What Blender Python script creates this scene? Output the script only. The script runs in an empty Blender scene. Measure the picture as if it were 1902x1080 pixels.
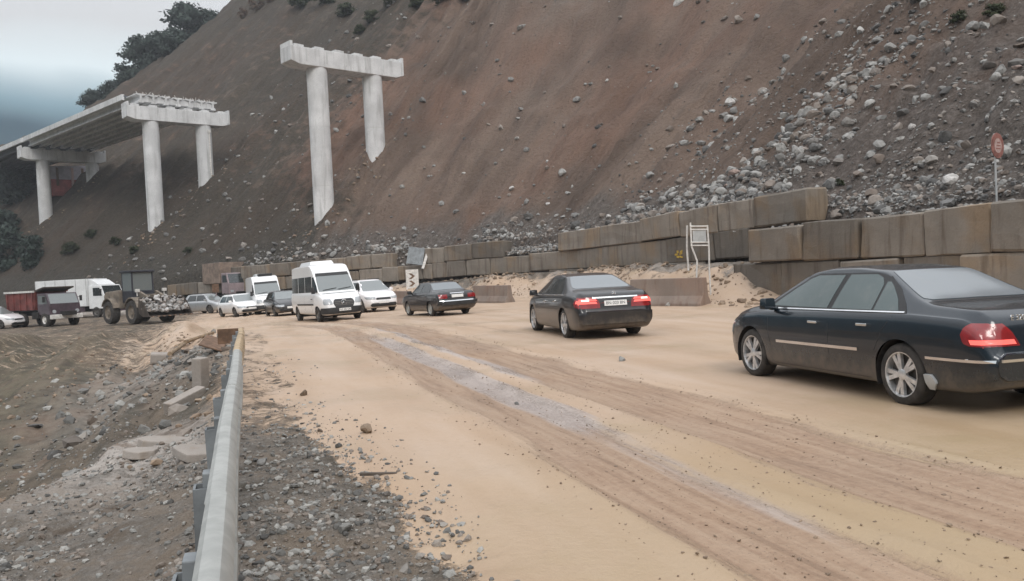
import bpy, bmesh, math, random
import numpy as np
from mathutils import Vector, Matrix
from mathutils.bvhtree import BVHTree

random.seed(7)
RNG = np.random.default_rng(11)
SC = bpy.context.scene
COL = SC.collection
R = math.radians

# ------------------------------------------------------------------ camera, sky, sun, exposure
EYE = 1.6
cam_d = bpy.data.cameras.new('camera')
cam_d.sensor_width = 36.0
cam_d.lens = 1560.0 / 1902.0 * 36.0
cam_d.clip_start = 0.05
cam_d.clip_end = 3000
cam = bpy.data.objects.new('camera', cam_d)
COL.objects.link(cam)
cam.matrix_world = (Matrix.Translation((0, 0, EYE)) @ Matrix.Rotation(math.pi / 2 - R(1.285), 4, 'X')
                    @ Matrix.Rotation(R(-2.8), 4, 'Z'))
SC.camera = cam

SUN_EL, SUN_AZ = 40.0, 163.0          # azimuth clockwise from +Y
world = bpy.data.worlds.new('World')
SC.world = world
world.use_nodes = True
wn, wl = world.node_tree.nodes, world.node_tree.links
wn.clear()
w_out = wn.new('ShaderNodeOutputWorld')
w_bg = wn.new('ShaderNodeBackground')
w_sky = wn.new('ShaderNodeTexSky')
w_sky.sky_type = 'NISHITA'
w_sky.sun_disc = False
w_sky.sun_elevation = R(SUN_EL)
w_sky.sun_rotation = R(SUN_AZ)
w_tc = wn.new('ShaderNodeTexCoord')
w_sep = wn.new('ShaderNodeSeparateXYZ')
wl.new(w_tc.outputs['Generated'], w_sep.inputs[0])
w_no = wn.new('ShaderNodeTexNoise')
w_no.inputs['Scale'].default_value = 2.6
w_no.inputs['Detail'].default_value = 3
w_map = wn.new('ShaderNodeMapping')
w_map.inputs['Scale'].default_value = (1, 1, 2.2)
wl.new(w_tc.outputs['Generated'], w_map.inputs[0])
wl.new(w_map.outputs[0], w_no.inputs['Vector'])
w_add = wn.new('ShaderNodeMath'); w_add.operation = 'MULTIPLY_ADD'   # elevation disturbed by the cloud edge
w_add.inputs[1].default_value = 0.10
w_sub = wn.new('ShaderNodeMath'); w_sub.operation = 'SUBTRACT'; w_sub.inputs[1].default_value = 0.5
wl.new(w_no.outputs[0], w_sub.inputs[0])
wl.new(w_sub.outputs[0], w_add.inputs[0])
wl.new(w_sep.outputs[2], w_add.inputs[2])
w_ramp = wn.new('ShaderNodeValToRGB')  # overcast: rain cloud low over the valley, brighter towards the zenith
cr = w_ramp.color_ramp
cr.elements[0].position = 0.0;  cr.elements[0].color = (.040, .062, .078, 1)
cr.elements[1].position = 1.0;  cr.elements[1].color = (1.62, 1.66, 1.74, 1)
for p, c in ((.12, (.052, .086, .106)), (.163, (.045, .085, .112)), (.19, (.24, .36, .42)), (.222, (.80, .89, .92)), (.27, (.70, .71, .72)), (.33, (.74, .75, .77)),
             (.55, (1.15, 1.18, 1.22))):
    e = cr.elements.new(p); e.color = (*c, 1)
wl.new(w_add.outputs[0], w_ramp.inputs[0])
w_mul = wn.new('ShaderNodeMix'); w_mul.data_type = 'RGBA'; w_mul.blend_type = 'MULTIPLY'
w_mul.inputs[0].default_value = 1
w_mul.inputs[7].default_value = (.1, .1, .1, 1)          # Nishita at strength 0.1
wl.new(w_sky.outputs[0], w_mul.inputs[6])
w_mix = wn.new('ShaderNodeMix'); w_mix.data_type = 'RGBA'
w_mix.inputs[0].default_value = 0.93                     # share of cloud cover
wl.new(w_mul.outputs[2], w_mix.inputs[6])
wl.new(w_ramp.outputs[0], w_mix.inputs[7])
wl.new(w_mix.outputs[2], w_bg.inputs[0])
w_bg.inputs[1].default_value = 1.0
wl.new(w_bg.outputs[0], w_out.inputs[0])

sun_d = bpy.data.lights.new('sun', 'SUN')
sun_d.energy = 1.35
sun_d.angle = R(22)
sun_d.color = (1.0, .96, .9)
sun = bpy.data.objects.new('sun', sun_d)
COL.objects.link(sun)
_az, _el = R(SUN_AZ), R(SUN_EL)
_to = Vector((math.sin(_az) * math.cos(_el), math.cos(_az) * math.cos(_el), math.sin(_el)))
sun.rotation_euler = _to.to_track_quat('Z', 'Y').to_euler()
sun.location = _to * 60
vs = SC.view_settings
vs.view_transform = 'Standard'
vs.look = 'None'
vs.exposure = 0.14
vs.gamma = 1.0
vs.use_curve_mapping = False

# ------------------------------------------------------------------ helpers
CM = np.array(cam.matrix_world)
def pix_ray(px, py):
    v = np.array([(px - 951) / 1560.0, -(py - 540) / 1560.0, -1.0])
    return CM[:3, :3] @ v
def at_y(px, py, Y):
    v = pix_ray(px, py)
    return np.array([0, 0, EYE]) + v * (Y / v[1])
DV = np.array([-.29, .957]); NV = np.array([.957, .29])
def xy(L, u):
    return NV[0] * L + DV[0] * u, NV[1] * L + DV[1] * u
def ss(a, b, x):
    t = np.clip((np.asarray(x, float) - a) / (b - a), 0, 1)
    return t * t * (3 - 2 * t)
def _hash(ix, iy, seed):
    n = (ix.astype(np.int64) * 374761393 + iy.astype(np.int64) * 668265263 + seed * 974634777) & 0xffffffff
    n = ((n ^ (n >> 13)) * 1274126177) & 0xffffffff
    n = n ^ (n >> 16)
    return (n & 0xffff) / 65535.0
def vnoise(x, y, seed=0):
    x = np.asarray(x, float); y = np.asarray(y, float)
    ix, iy = np.floor(x), np.floor(y)
    fx, fy = x - ix, y - iy
    fx = fx * fx * (3 - 2 * fx); fy = fy * fy * (3 - 2 * fy)
    a = _hash(ix, iy, seed); b = _hash(ix + 1, iy, seed); c = _hash(ix, iy + 1, seed); d = _hash(ix + 1, iy + 1, seed)
    return (a + (b - a) * fx) * (1 - fy) + (c + (d - c) * fx) * fy - .5
def fbm(x, y, seed=0, octv=4):
    s = 0; a = 1.0
    for k in range(octv):
        s = s + a * vnoise(np.asarray(x) * 2 ** k + 17.3 * k, np.asarray(y) * 2 ** k - 9.1 * k, seed + k)
        a *= .5
    return s

def mesh_arrays(name, V, F, mats, smooth=True, attrs=None, fmat=None):
    me = bpy.data.meshes.new(name)
    V = np.asarray(V, np.float32); F = np.asarray(F, np.int32)
    k = F.shape[1]
    me.vertices.add(len(V)); me.vertices.foreach_set('co', V.ravel())
    me.loops.add(F.size); me.loops.foreach_set('vertex_index', F.ravel())
    me.polygons.add(len(F))
    me.polygons.foreach_set('loop_start', np.arange(0, F.size, k, dtype=np.int32))
    me.polygons.foreach_set('loop_total', np.full(len(F), k, np.int32))
    me.polygons.foreach_set('use_smooth', np.full(len(F), smooth, bool))
    for m in mats: me.materials.append(m)
    if fmat is not None: me.polygons.foreach_set('material_index', np.asarray(fmat, np.int32))
    me.update(calc_edges=True)
    for an, av in (attrs or {}).items():
        a = me.attributes.new(an, 'FLOAT', 'POINT'); a.data.foreach_set('value', np.asarray(av, np.float32).ravel())
    me.validate()
    return me

def link(name, me, parent=None):
    o = bpy.data.objects.new(name, me)
    COL.objects.link(o)
    if parent is not None: o.parent = parent
    return o
def tag(o, label=None, cat=None, group=None, kind=None):
    if label: o['label'] = label
    if cat: o['category'] = cat
    if group: o['group'] = group
    if kind: o['kind'] = kind
    return o
def thing(name, label, cat, loc=(0, 0, 0), rz=0, group=None):
    o = bpy.data.objects.new(name, None)
    COL.objects.link(o)
    o.location = loc; o.rotation_euler = (0, 0, rz); o.empty_display_size = .3
    return tag(o, label, cat, group)
def copy_tree(o, parent=None):
    c = o.copy(); COL.objects.link(c)
    if parent is not None: c.parent = parent
    for ch in o.children: copy_tree(ch, c)
    return c

class MB:
    def __init__(self): self.v = []; self.f = []
    def add(self, vs, fs):
        b = len(self.v); self.v += [tuple(map(float, p)) for p in vs]; self.f += [tuple(i + b for i in f) for f in fs]; return self
    def box(self, c, s, rot=None, taper=(1, 1)):
        pts = []
        for z in (-.5, .5):
            for x, y in ((-.5, -.5), (.5, -.5), (.5, .5), (-.5, .5)):
                tx, ty = (taper if z > 0 else (1, 1))
                p = Vector((x * s[0] * tx, y * s[1] * ty, z * s[2]))
                if rot is not None: p = rot @ p
                pts.append(p + Vector(c))
        return self.add(pts, [(3, 2, 1, 0), (4, 5, 6, 7), (0, 1, 5, 4), (1, 2, 6, 5), (2, 3, 7, 6), (3, 0, 4, 7)])
    def tube(self, p0, p1, r0, r1=None, n=10, cap=True):
        r1 = r0 if r1 is None else r1
        p0, p1 = Vector(p0), Vector(p1); ax = (p1 - p0).normalized()
        a = ax.orthogonal().normalized(); b = ax.cross(a)
        vs = []
        for p, r in ((p0, r0), (p1, r1)):
            for k in range(n):
                t = 2 * math.pi * k / n; vs.append(p + (a * math.cos(t) + b * math.sin(t)) * r)
        fs = [(k, (k + 1) % n, n + (k + 1) % n, n + k) for k in range(n)]
        if cap: fs += [tuple(range(n - 1, -1, -1)), tuple(range(n, 2 * n))]
        return self.add(vs, fs)
    def path(self, pts, r, n=8):
        for a, b in zip(pts[:-1], pts[1:]): self.tube(a, b, r, r, n)
        return self
    def prism(self, prof, y0, y1, axis='y'):
        """profile of (x,z) points swept from y0 to y1"""
        n = len(prof)
        vs = [(x, y0, z) for x, z in prof] + [(x, y1, z) for x, z in prof]
        if axis == 'x': vs = [(b, a, c) for a, b, c in vs]
        fs = [(k, (k + 1) % n, n + (k + 1) % n, n + k) for k in range(n)] + [tuple(range(n - 1, -1, -1)), tuple(range(n, 2 * n))]
        return self.add(vs, fs)
    def lathe_y(self, prof, n=32, c=(0, 0, 0)):
        """profile of (r,y) spun round the y axis"""
        vs = []
        for r, y in prof:
            for k in range(n):
                t = 2 * math.pi * k / n; vs.append((c[0] + r * math.cos(t), c[1] + y, c[2] + r * math.sin(t)))
        fs = []
        for i in range(len(prof) - 1):
            for k in range(n): fs.append((i * n + k, i * n + (k + 1) % n, (i + 1) * n + (k + 1) % n, (i + 1) * n + k))
        return self.add(vs, fs)
    def mesh(self, name, mat, smooth=False, bevel=0, angle=35):
        me = bpy.data.meshes.new(name)
        me.from_pydata(self.v, [], self.f)
        bm = bmesh.new(); bm.from_mesh(me)
        bmesh.ops.recalc_face_normals(bm, faces=bm.faces)
        if bevel:
            ed = [e for e in bm.edges if len(e.link_faces) == 2 and e.calc_face_angle(0) > .5]
            bmesh.ops.bevel(bm, geom=ed, offset=bevel, segments=2, affect='EDGES', profile=.6, clamp_overlap=True)
        if smooth:
            for f in bm.faces: f.smooth = True
            for e in bm.edges:
                if len(e.link_faces) == 2 and e.calc_face_angle(0) > R(angle): e.smooth = False
        bm.to_mesh(me); bm.free()
        if mat is not None: me.materials.append(mat)
        return me
    def build(self, name, mat, parent=None, smooth=False, bevel=0, angle=35):
        return link(name, self.mesh(name, mat, smooth, bevel, angle), parent)

# ------------------------------------------------------------------ materials
def nd(nt, t, **kw):
    n = nt.nodes.new(t)
    for k, v in kw.items():
        if hasattr(n, k): setattr(n, k, v)
    return n
def mixc(nt, fac, a, b, bt='MIX'):
    m = nt.nodes.new('ShaderNodeMix'); m.data_type = 'RGBA'; m.blend_type = bt
    for s, v in ((0, fac), (6, a), (7, b)):
        if hasattr(v, 'is_output'): nt.links.new(v, m.inputs[s])
        elif s == 0: m.inputs[0].default_value = v
        else: m.inputs[s].default_value = (*v, 1) if len(v) == 3 else v
    return m.outputs[2]
def math_(nt, op, a, b=0.0, c=None, clamp=False):
    m = nt.nodes.new('ShaderNodeMath'); m.operation = op; m.use_clamp = clamp
    for i, v in enumerate((a, b, c)):
        if v is None: continue
        if hasattr(v, 'is_output'): nt.links.new(v, m.inputs[i])
        else: m.inputs[i].default_value = v
    return m.outputs[0]
def ramp(nt, fac, stops):
    r = nt.nodes.new('ShaderNodeValToRGB'); e = r.color_ramp.elements
    e[0].position, e[0].color = stops[0][0], (*stops[0][1], 1)
    e[1].position, e[1].color = stops[-1][0], (*stops[-1][1], 1)
    for p, c in stops[1:-1]:
        q = e.new(p); q.color = (*c, 1)
    nt.links.new(fac, r.inputs[0]); return r.outputs[0]
def rampf(nt, fac, a, b):
    m = nt.nodes.new('ShaderNodeMapRange'); m.interpolation_type = 'SMOOTHSTEP'
    m.inputs[1].default_value = a; m.inputs[2].default_value = b
    nt.links.new(fac, m.inputs[0]); return m.outputs[0]
def noise(nt, vec, scale, detail=4, rough=.55, dist=0):
    n = nt.nodes.new('ShaderNodeTexNoise'); n.inputs['Scale'].default_value = scale; n.inputs['Detail'].default_value = detail
    n.inputs['Roughness'].default_value = rough; n.inputs['Distortion'].default_value = dist
    if vec is not None: nt.links.new(vec, n.inputs['Vector'])
    return n.outputs[0]
def scaled(nt, vec, s, rot=(0, 0, 0)):
    m = nt.nodes.new('ShaderNodeMapping'); m.inputs['Scale'].default_value = s; m.inputs['Rotation'].default_value = rot
    nt.links.new(vec, m.inputs[0]); return m.outputs[0]
def along(nt, vec, s, deg):
    return scaled(nt, scaled(nt, vec, (1, 1, 1), (0, 0, R(deg))), s)
def attr(nt, name):
    a = nt.nodes.new('ShaderNodeAttribute'); a.attribute_name = name; return a.outputs['Fac']
def bumpn(nt, h, strength, dist, prev=None):
    b = nt.nodes.new('ShaderNodeBump'); b.inputs['Strength'].default_value = strength; b.inputs['Distance'].default_value = dist
    nt.links.new(h, b.inputs['Height'])
    if prev is not None: nt.links.new(prev, b.inputs['Normal'])
    return b.outputs[0]
def new_mat(name):
    m = bpy.data.materials.new(name); m.use_nodes = True
    nt = m.node_tree; b = nt.nodes['Principled BSDF']; return m, nt, b
def obj_co(nt):
    return nt.nodes.new('ShaderNodeTexCoord').outputs['Object']
def world_co(nt):
    return nt.nodes.new('ShaderNodeNewGeometry').outputs['Position']

def simple(name, col, rough=.6, metal=0, var=.15, vscale=3.0, bump=0, coat=0, ior=None, rnd=0):
    m, nt, b = new_mat(name)
    co = obj_co(nt)
    n = noise(nt, co, vscale, 5, .6)
    dark = tuple(c * (1 - var) for c in col); lite = tuple(min(1, c * (1 + var)) for c in col)
    c = mixc(nt, rampf(nt, n, .3, .7), dark, lite)
    if rnd:
        oi = nt.nodes.new('ShaderNodeObjectInfo').outputs['Random']
        k = math_(nt, 'MULTIPLY_ADD', oi, rnd, 1 - rnd / 2)
        cc = nt.nodes.new('ShaderNodeCombineColor')
        for i in range(3): nt.links.new(k, cc.inputs[i])
        c = mixc(nt, 1.0, c, cc.outputs[0], 'MULTIPLY')
    nt.links.new(c, b.inputs['Base Color'])
    b.inputs['Roughness'].default_value = rough; b.inputs['Metallic'].default_value = metal
    b.inputs['Coat Weight'].default_value = coat; b.inputs['Coat Roughness'].default_value = .08
    if ior: b.inputs['IOR'].default_value = ior
    if bump: nt.links.new(bumpn(nt, noise(nt, co, vscale * 6, 5), bump, .02), b.inputs['Normal'])
    return m

def paint(name, col, mudline=.42, mudamt=.35, metal=.2, rough=.32, mudcol=(.30, .235, .17)):
    """car paint with a splash of road mud along the sills"""
    m, nt, b = new_mat(name)
    co = obj_co(nt)
    sep = nt.nodes.new('ShaderNodeSeparateXYZ'); nt.links.new(co, sep.inputs[0])
    n = noise(nt, co, 6, 6, .65)
    n2 = noise(nt, scaled(nt, co, (1, 1, .35)), 26, 4, .7)
    h = math_(nt, 'MULTIPLY_ADD', n, -.55, sep.outputs[2])
    h = math_(nt, 'MULTIPLY_ADD', n2, -.25, h)
    f = math_(nt, 'SUBTRACT', 1.0, rampf(nt, h, mudline - .62, mudline - .22))
    f = math_(nt, 'MULTIPLY', f, mudamt)
    film = math_(nt, 'MULTIPLY', rampf(nt, n, .35, .75), .05 if mudamt > .3 else .02)
    f = math_(nt, 'MAXIMUM', f, film)
    c = mixc(nt, f, col, mudcol)
    nt.links.new(c, b.inputs['Base Color'])
    nt.links.new(math_(nt, 'MULTIPLY_ADD', f, .5, rough), b.inputs['Roughness'])
    nt.links.new(math_(nt, 'MULTIPLY', math_(nt, 'SUBTRACT', 1.0, f), metal), b.inputs['Metallic'])
    nt.links.new(math_(nt, 'MULTIPLY_ADD', f, -.7, .7, clamp=True), b.inputs['Coat Weight'])
    b.inputs['Coat Roughness'].default_value = .07
    return m

def emit(name, col, strength, base=(.3, .01, .01)):
    m, nt, b = new_mat(name)
    b.inputs['Base Color'].default_value = (*base, 1); b.inputs['Roughness'].default_value = .2
    b.inputs['Emission Color'].default_value = (*col, 1); b.inputs['Emission Strength'].default_value = strength
    return m

def concrete(name, col, stain=(.10, .075, .055), amt=.6, rnd=.0, scale=1.0, bump=.35, warm=None):
    m, nt, b = new_mat(name)
    co = obj_co(nt)
    oi = nt.nodes.new('ShaderNodeObjectInfo').outputs['Random']
    off = nt.nodes.new('ShaderNodeCombineXYZ')
    nt.links.new(math_(nt, 'MULTIPLY', oi, 40.0), off.inputs[0]); nt.links.new(math_(nt, 'MULTIPLY', oi, 23.0), off.inputs[1])
    va = nt.nodes.new('ShaderNodeVectorMath'); va.operation = 'ADD'
    nt.links.new(co, va.inputs[0]); nt.links.new(off.outputs[0], va.inputs[1]); co2 = va.outputs[0]
    n1 = noise(nt, co2, .9 * scale, 6, .6)
    n2 = noise(nt, scaled(nt, co2, (2.2, 2.2, .22)), 1.6 * scale, 5, .6)       # rain runs
    n3 = noise(nt, co2, 14 * scale, 4, .7)
    c = mixc(nt, rampf(nt, n1, .35, .7), tuple(k * .78 for k in col), col)
    if warm: c = mixc(nt, math_(nt, 'MULTIPLY', rampf(nt, noise(nt, co2, .5 * scale, 4), .45, .65), .8), c, warm)
    c = mixc(nt, math_(nt, 'MULTIPLY', rampf(nt, n2, .48, .72), amt), c, stain)
    c = mixc(nt, math_(nt, 'MULTIPLY', rampf(nt, n3, .45, .8), .25), c, tuple(k * .5 for k in col))
    if rnd:
        k = math_(nt, 'MULTIPLY_ADD', oi, rnd, 1 - rnd * .6)
        cc = nt.nodes.new('ShaderNodeCombineColor')
        for i in range(3): nt.links.new(k, cc.inputs[i])
        c = mixc(nt, 1.0, c, cc.outputs[0], 'MULTIPLY')
    nt.links.new(c, b.inputs['Base Color']); b.inputs['Roughness'].default_value = .85
    nt.links.new(bumpn(nt, n3, bump, .03, bumpn(nt, n1, bump, .1)), b.inputs['Normal'])
    return m

def ground_material():
    m, nt, b = new_mat('muddy ground')
    P = world_co(nt)
    n_big = noise(nt, P, .35, 5, .6)
    n_mid = noise(nt, P, 2.2, 6, .62)
    n_fin = noise(nt, P, 14, 5, .65)
    n_grit = noise(nt, P, 55, 3, .6)
    # soil of the embankment
    soil = ramp(nt, n_mid, [(.28, (.050, .038, .026)), (.5, (.098, .075, .052)), (.72, (.165, .130, .092))])
    run = noise(nt, along(nt, P, (1.6, .14, 1), -17), 1.0, 5, .6, .3)
    soil = mixc(nt, math_(nt, 'MULTIPLY', rampf(nt, run, .45, .62), .7), soil, (.165, .125, .088))
    soil = mixc(nt, math_(nt, 'MULTIPLY', rampf(nt, run, .50, .36), .6), soil, (.055, .050, .036))
    soil = mixc(nt, math_(nt, 'MULTIPLY', rampf(nt, n_big, .5, .68), .5), soil, (.20, .135, .095))
    grass = ramp(nt, n_fin, [(.3, (.045, .05, .025)), (.7, (.14, .14, .07))])
    gr = math_(nt, 'MULTIPLY', attr(nt, 'green'), rampf(nt, n_mid, .36, .58))
    c = mixc(nt, gr, soil, grass)
    # gravel
    vo = nt.nodes.new('ShaderNodeTexVoronoi'); vo.inputs['Scale'].default_value = 48
    nt.links.new(P, vo.inputs['Vector'])
    grav = ramp(nt, vo.outputs['Color'], [(.1, (.12, .112, .102)), (.5, (.185, .172, .158)), (.9, (.28, .265, .245))])
    grav = mixc(nt, rampf(nt, n_fin, .35, .7), tuple((.135, .118, .10)), grav)
    grav = mixc(nt, math_(nt, 'MULTIPLY', rampf(nt, n_mid, .42, .60), .65), grav, (.185, .140, .10))
    gf = math_(nt, 'MULTIPLY', attr(nt, 'gravel'), rampf(nt, n_mid, .25, .55))
    c = mixc(nt, gf, c, grav)
    pale = ramp(nt, n_fin, [(.3, (.34, .30, .265)), (.7, (.52, .47, .43))])
    c = mixc(nt, math_(nt, 'MULTIPLY', attr(nt, 'pale'), rampf(nt, n_mid, .3, .55)), c, pale)
    # mud sheet of the road
    lo = noise(nt, along(nt, P, (1.3, .22, 1), -17), 1.0, 5, .55)
    mud = ramp(nt, lo, [(.25, (.385, .265, .175)), (.5, (.445, .325, .232)), (.75, (.49, .375, .288))])
    mud = mixc(nt, math_(nt, 'MULTIPLY', rampf(nt, n_big, .50, .66), .45), mud, (.42, .315, .195))
    mud = mixc(nt, attr(nt, 'ochre_vignette'), mud, mixc(nt, 1.0, mud, (.82, .82, .70), 'MULTIPLY'))
    mud = mixc(nt, math_(nt, 'MULTIPLY', rampf(nt, n_fin, .52, .78), .35), mud, (.33, .245, .165))
    mf = math_(nt, 'ADD', attr(nt, 'mud'), math_(nt, 'MULTIPLY', math_(nt, 'SUBTRACT', n_mid, .5), 1.1))
    mf = math_(nt, 'ADD', mf, math_(nt, 'MULTIPLY', math_(nt, 'SUBTRACT', n_fin, .5), .7))
    mf = rampf(nt, mf, .38, .64)
    c = mixc(nt, mf, c, mud)
    trk = ramp(nt, n_fin, [(.28, (.245, .155, .102)), (.5, (.30, .198, .132)), (.75, (.355, .245, .168))])
    streak = noise(nt, along(nt, P, (8, .45, 1), -17), 1.0, 5, .62)
    tf = math_(nt, 'ADD', attr(nt, 'track'), math_(nt, 'MULTIPLY', math_(nt, 'SUBTRACT', streak, .5), 1.5))
    tf = math_(nt, 'ADD', tf, math_(nt, 'MULTIPLY', math_(nt, 'SUBTRACT', n_fin, .5), .5))
    tf = math_(nt, 'MULTIPLY', rampf(nt, tf, .24, .80), .96)
    trk = mixc(nt, math_(nt, 'MULTIPLY', rampf(nt, streak, .42, .64), .6), trk, (.40, .29, .205))
    trk = mixc(nt, math_(nt, 'MULTIPLY', rampf(nt, streak, .46, .34), .5), trk, (.185, .118, .078))
    c = mixc(nt, tf, c, trk)
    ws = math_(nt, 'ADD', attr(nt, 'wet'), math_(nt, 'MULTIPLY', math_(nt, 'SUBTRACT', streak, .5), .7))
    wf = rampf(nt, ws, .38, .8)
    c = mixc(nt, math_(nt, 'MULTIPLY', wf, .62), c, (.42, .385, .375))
    grit = math_(nt, 'MULTIPLY', rampf(nt, n_grit, .62, .72), math_(nt, 'MAXIMUM', math_(nt, 'MULTIPLY', tf, .7), math_(nt, 'MULTIPLY', gf, .6)))
    c = mixc(nt, grit, c, (.07, .055, .045))
    nt.links.new(c, b.inputs['Base Color'])
    ro = math_(nt, 'MULTIPLY_ADD', math_(nt, 'MULTIPLY', mf, rampf(nt, n_big, .3, .65)), -.50, .86)
    ro = math_(nt, 'MULTIPLY_ADD', wf, -.30, ro, clamp=True)
    nt.links.new(ro, b.inputs['Roughness'])
    b.inputs['Specular IOR Level'].default_value = .4
    rough_amt = math_(nt, 'MAXIMUM', math_(nt, 'MULTIPLY_ADD', mf, -.88, 1.0), math_(nt, 'MULTIPLY', tf, .22))
    h1 = math_(nt, 'MULTIPLY', n_fin, rough_amt); h2 = math_(nt, 'MULTIPLY', n_grit, rough_amt)
    h3 = math_(nt, 'MULTIPLY', streak, tf)
    nt.links.new(bumpn(nt, h3, .7, .03, bumpn(nt, h2, .6, .02, bumpn(nt, h1, .8, .08))), b.inputs['Normal'])
    return m

def hill_material():
    m, nt, b = new_mat('landslide slope')
    uv = nt.nodes.new('ShaderNodeUVMap'); uv.uv_map = 'slope'
    U = uv.outputs[0]; P = world_co(nt)
    st = noise(nt, scaled(nt, U, (30, 7, 1), (0, 0, R(8))), 1.0, 5, .6, .4)    # runs down the fall line
    st2 = noise(nt, scaled(nt, U, (90, 14, 1), (0, 0, R(-6))), 1.0, 5, .65, .3)
    big = noise(nt, scaled(nt, U, (6, 4, 1)), 1.0, 4, .55)
    mid = noise(nt, P, .55, 6, .65)
    fin = noise(nt, P, 3.2, 6, .7)
    gri = noise(nt, P, 14, 3, .7)
    brown = ramp(nt, st, [(.25, (.088, .068, .054)), (.5, (.180, .141, .114)), (.75, (.285, .228, .182))])
    red = ramp(nt, st2, [(.3, (.165, .105, .078)), (.7, (.285, .185, .135))])
    grey = ramp(nt, fin, [(.25, (.058, .056, .052)), (.5, (.130, .125, .116)), (.75, (.27, .26, .245))])
    c = mixc(nt, math_(nt, 'MULTIPLY', rampf(nt, big, .46, .62), .75), brown, red)
    gs = math_(nt, 'ADD', attr(nt, 'grey'), math_(nt, 'MULTIPLY', math_(nt, 'SUBTRACT', st, .5), 1.6))
    c = mixc(nt, math_(nt, 'MULTIPLY', rampf(nt, gs, .3, .75), .85), c, grey)
    c = mixc(nt, math_(nt, 'MULTIPLY', rampf(nt, st2, .52, .72), .4), c, (.105, .095, .09))
    gg = math_(nt, 'ADD', attr(nt, 'green'), math_(nt, 'MULTIPLY', math_(nt, 'SUBTRACT', mid, .5), 1.3))
    gcol = ramp(nt, fin, [(.3, (.026, .027, .023)), (.7, (.080, .078, .062))])
    c = mixc(nt, math_(nt, 'MULTIPLY', rampf(nt, gg, .35, .75), .8), c, gcol)
    c = mixc(nt, math_(nt, 'MULTIPLY', rampf(nt, gri, .62, .75), .45), c, (.27, .25, .23))
    c = mixc(nt, math_(nt, 'MULTIPLY', rampf(nt, gri, .42, .28), .5), c, (.055, .048, .042))
    c = mixc(nt, 1.0, c, (1.0, .915, .88), 'MULTIPLY')
    nt.links.new(c, b.inputs['Base Color']); b.inputs['Roughness'].default_value = .92
    b.inputs['Specular IOR Level'].default_value = .25
    nt.links.new(bumpn(nt, gri, .5, .05, bumpn(nt, fin, 1.0, .4, bumpn(nt, st2, 1.0, .9))), b.inputs['Normal'])
    return m

def rock_material(name, lo, hi, rnd=.7):
    m, nt, b = new_mat(name)
    P = world_co(nt)
    isl = nt.nodes.new('ShaderNodeNewGeometry').outputs['Random Per Island']
    oi = nt.nodes.new('ShaderNodeObjectInfo').outputs['Random']
    k = math_(nt, 'FRACT', math_(nt, 'ADD', isl, oi))
    c = mixc(nt, k, lo, hi)
    n = noise(nt, P, 6, 5, .65)
    c = mixc(nt, math_(nt, 'MULTIPLY', rampf(nt, n, .45, .7), .6), c, tuple(x * .55 for x in lo))
    warm = math_(nt, 'MULTIPLY', rampf(nt, math_(nt, 'FRACT', math_(nt, 'MULTIPLY', k, 7.3)), .6, .8), .5)
    c = mixc(nt, warm, c, (.21, .15, .11))
    nt.links.new(c, b.inputs['Base Color']); b.inputs['Roughness'].default_value = .85
    nt.links.new(bumpn(nt, n, .5, .05), b.inputs['Normal'])
    return m

def leaf_material(name, a, bcol):
    m, nt, b = new_mat(name)
    isl = nt.nodes.new('ShaderNodeNewGeometry').outputs['Random Per Island']
    n = noise(nt, world_co(nt), .35, 3)
    c = mixc(nt, math_(nt, 'MULTIPLY_ADD', isl, .5, math_(nt, 'MULTIPLY', rampf(nt, n, .3, .7), .5)), a, bcol)
    nt.links.new(c, b.inputs['Base Color']); b.inputs['Roughness'].default_value = .7
    b.inputs['Specular IOR Level'].default_value = .2
    return m

def glass_mat(name, col=(.02, .026, .028), rough=.06, ior=1.75):
    m, nt, b = new_mat(name)
    co = obj_co(nt)
    n = noise(nt, co, 5, 5, .65)
    c = mixc(nt, math_(nt, 'MULTIPLY', rampf(nt, n, .45, .8), .12), col, (.30, .28, .25))
    nt.links.new(c, b.inputs['Base Color']); b.inputs['IOR'].default_value = ior
    nt.links.new(math_(nt, 'MULTIPLY_ADD', n, .12, rough), b.inputs['Roughness'])
    return m

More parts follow.
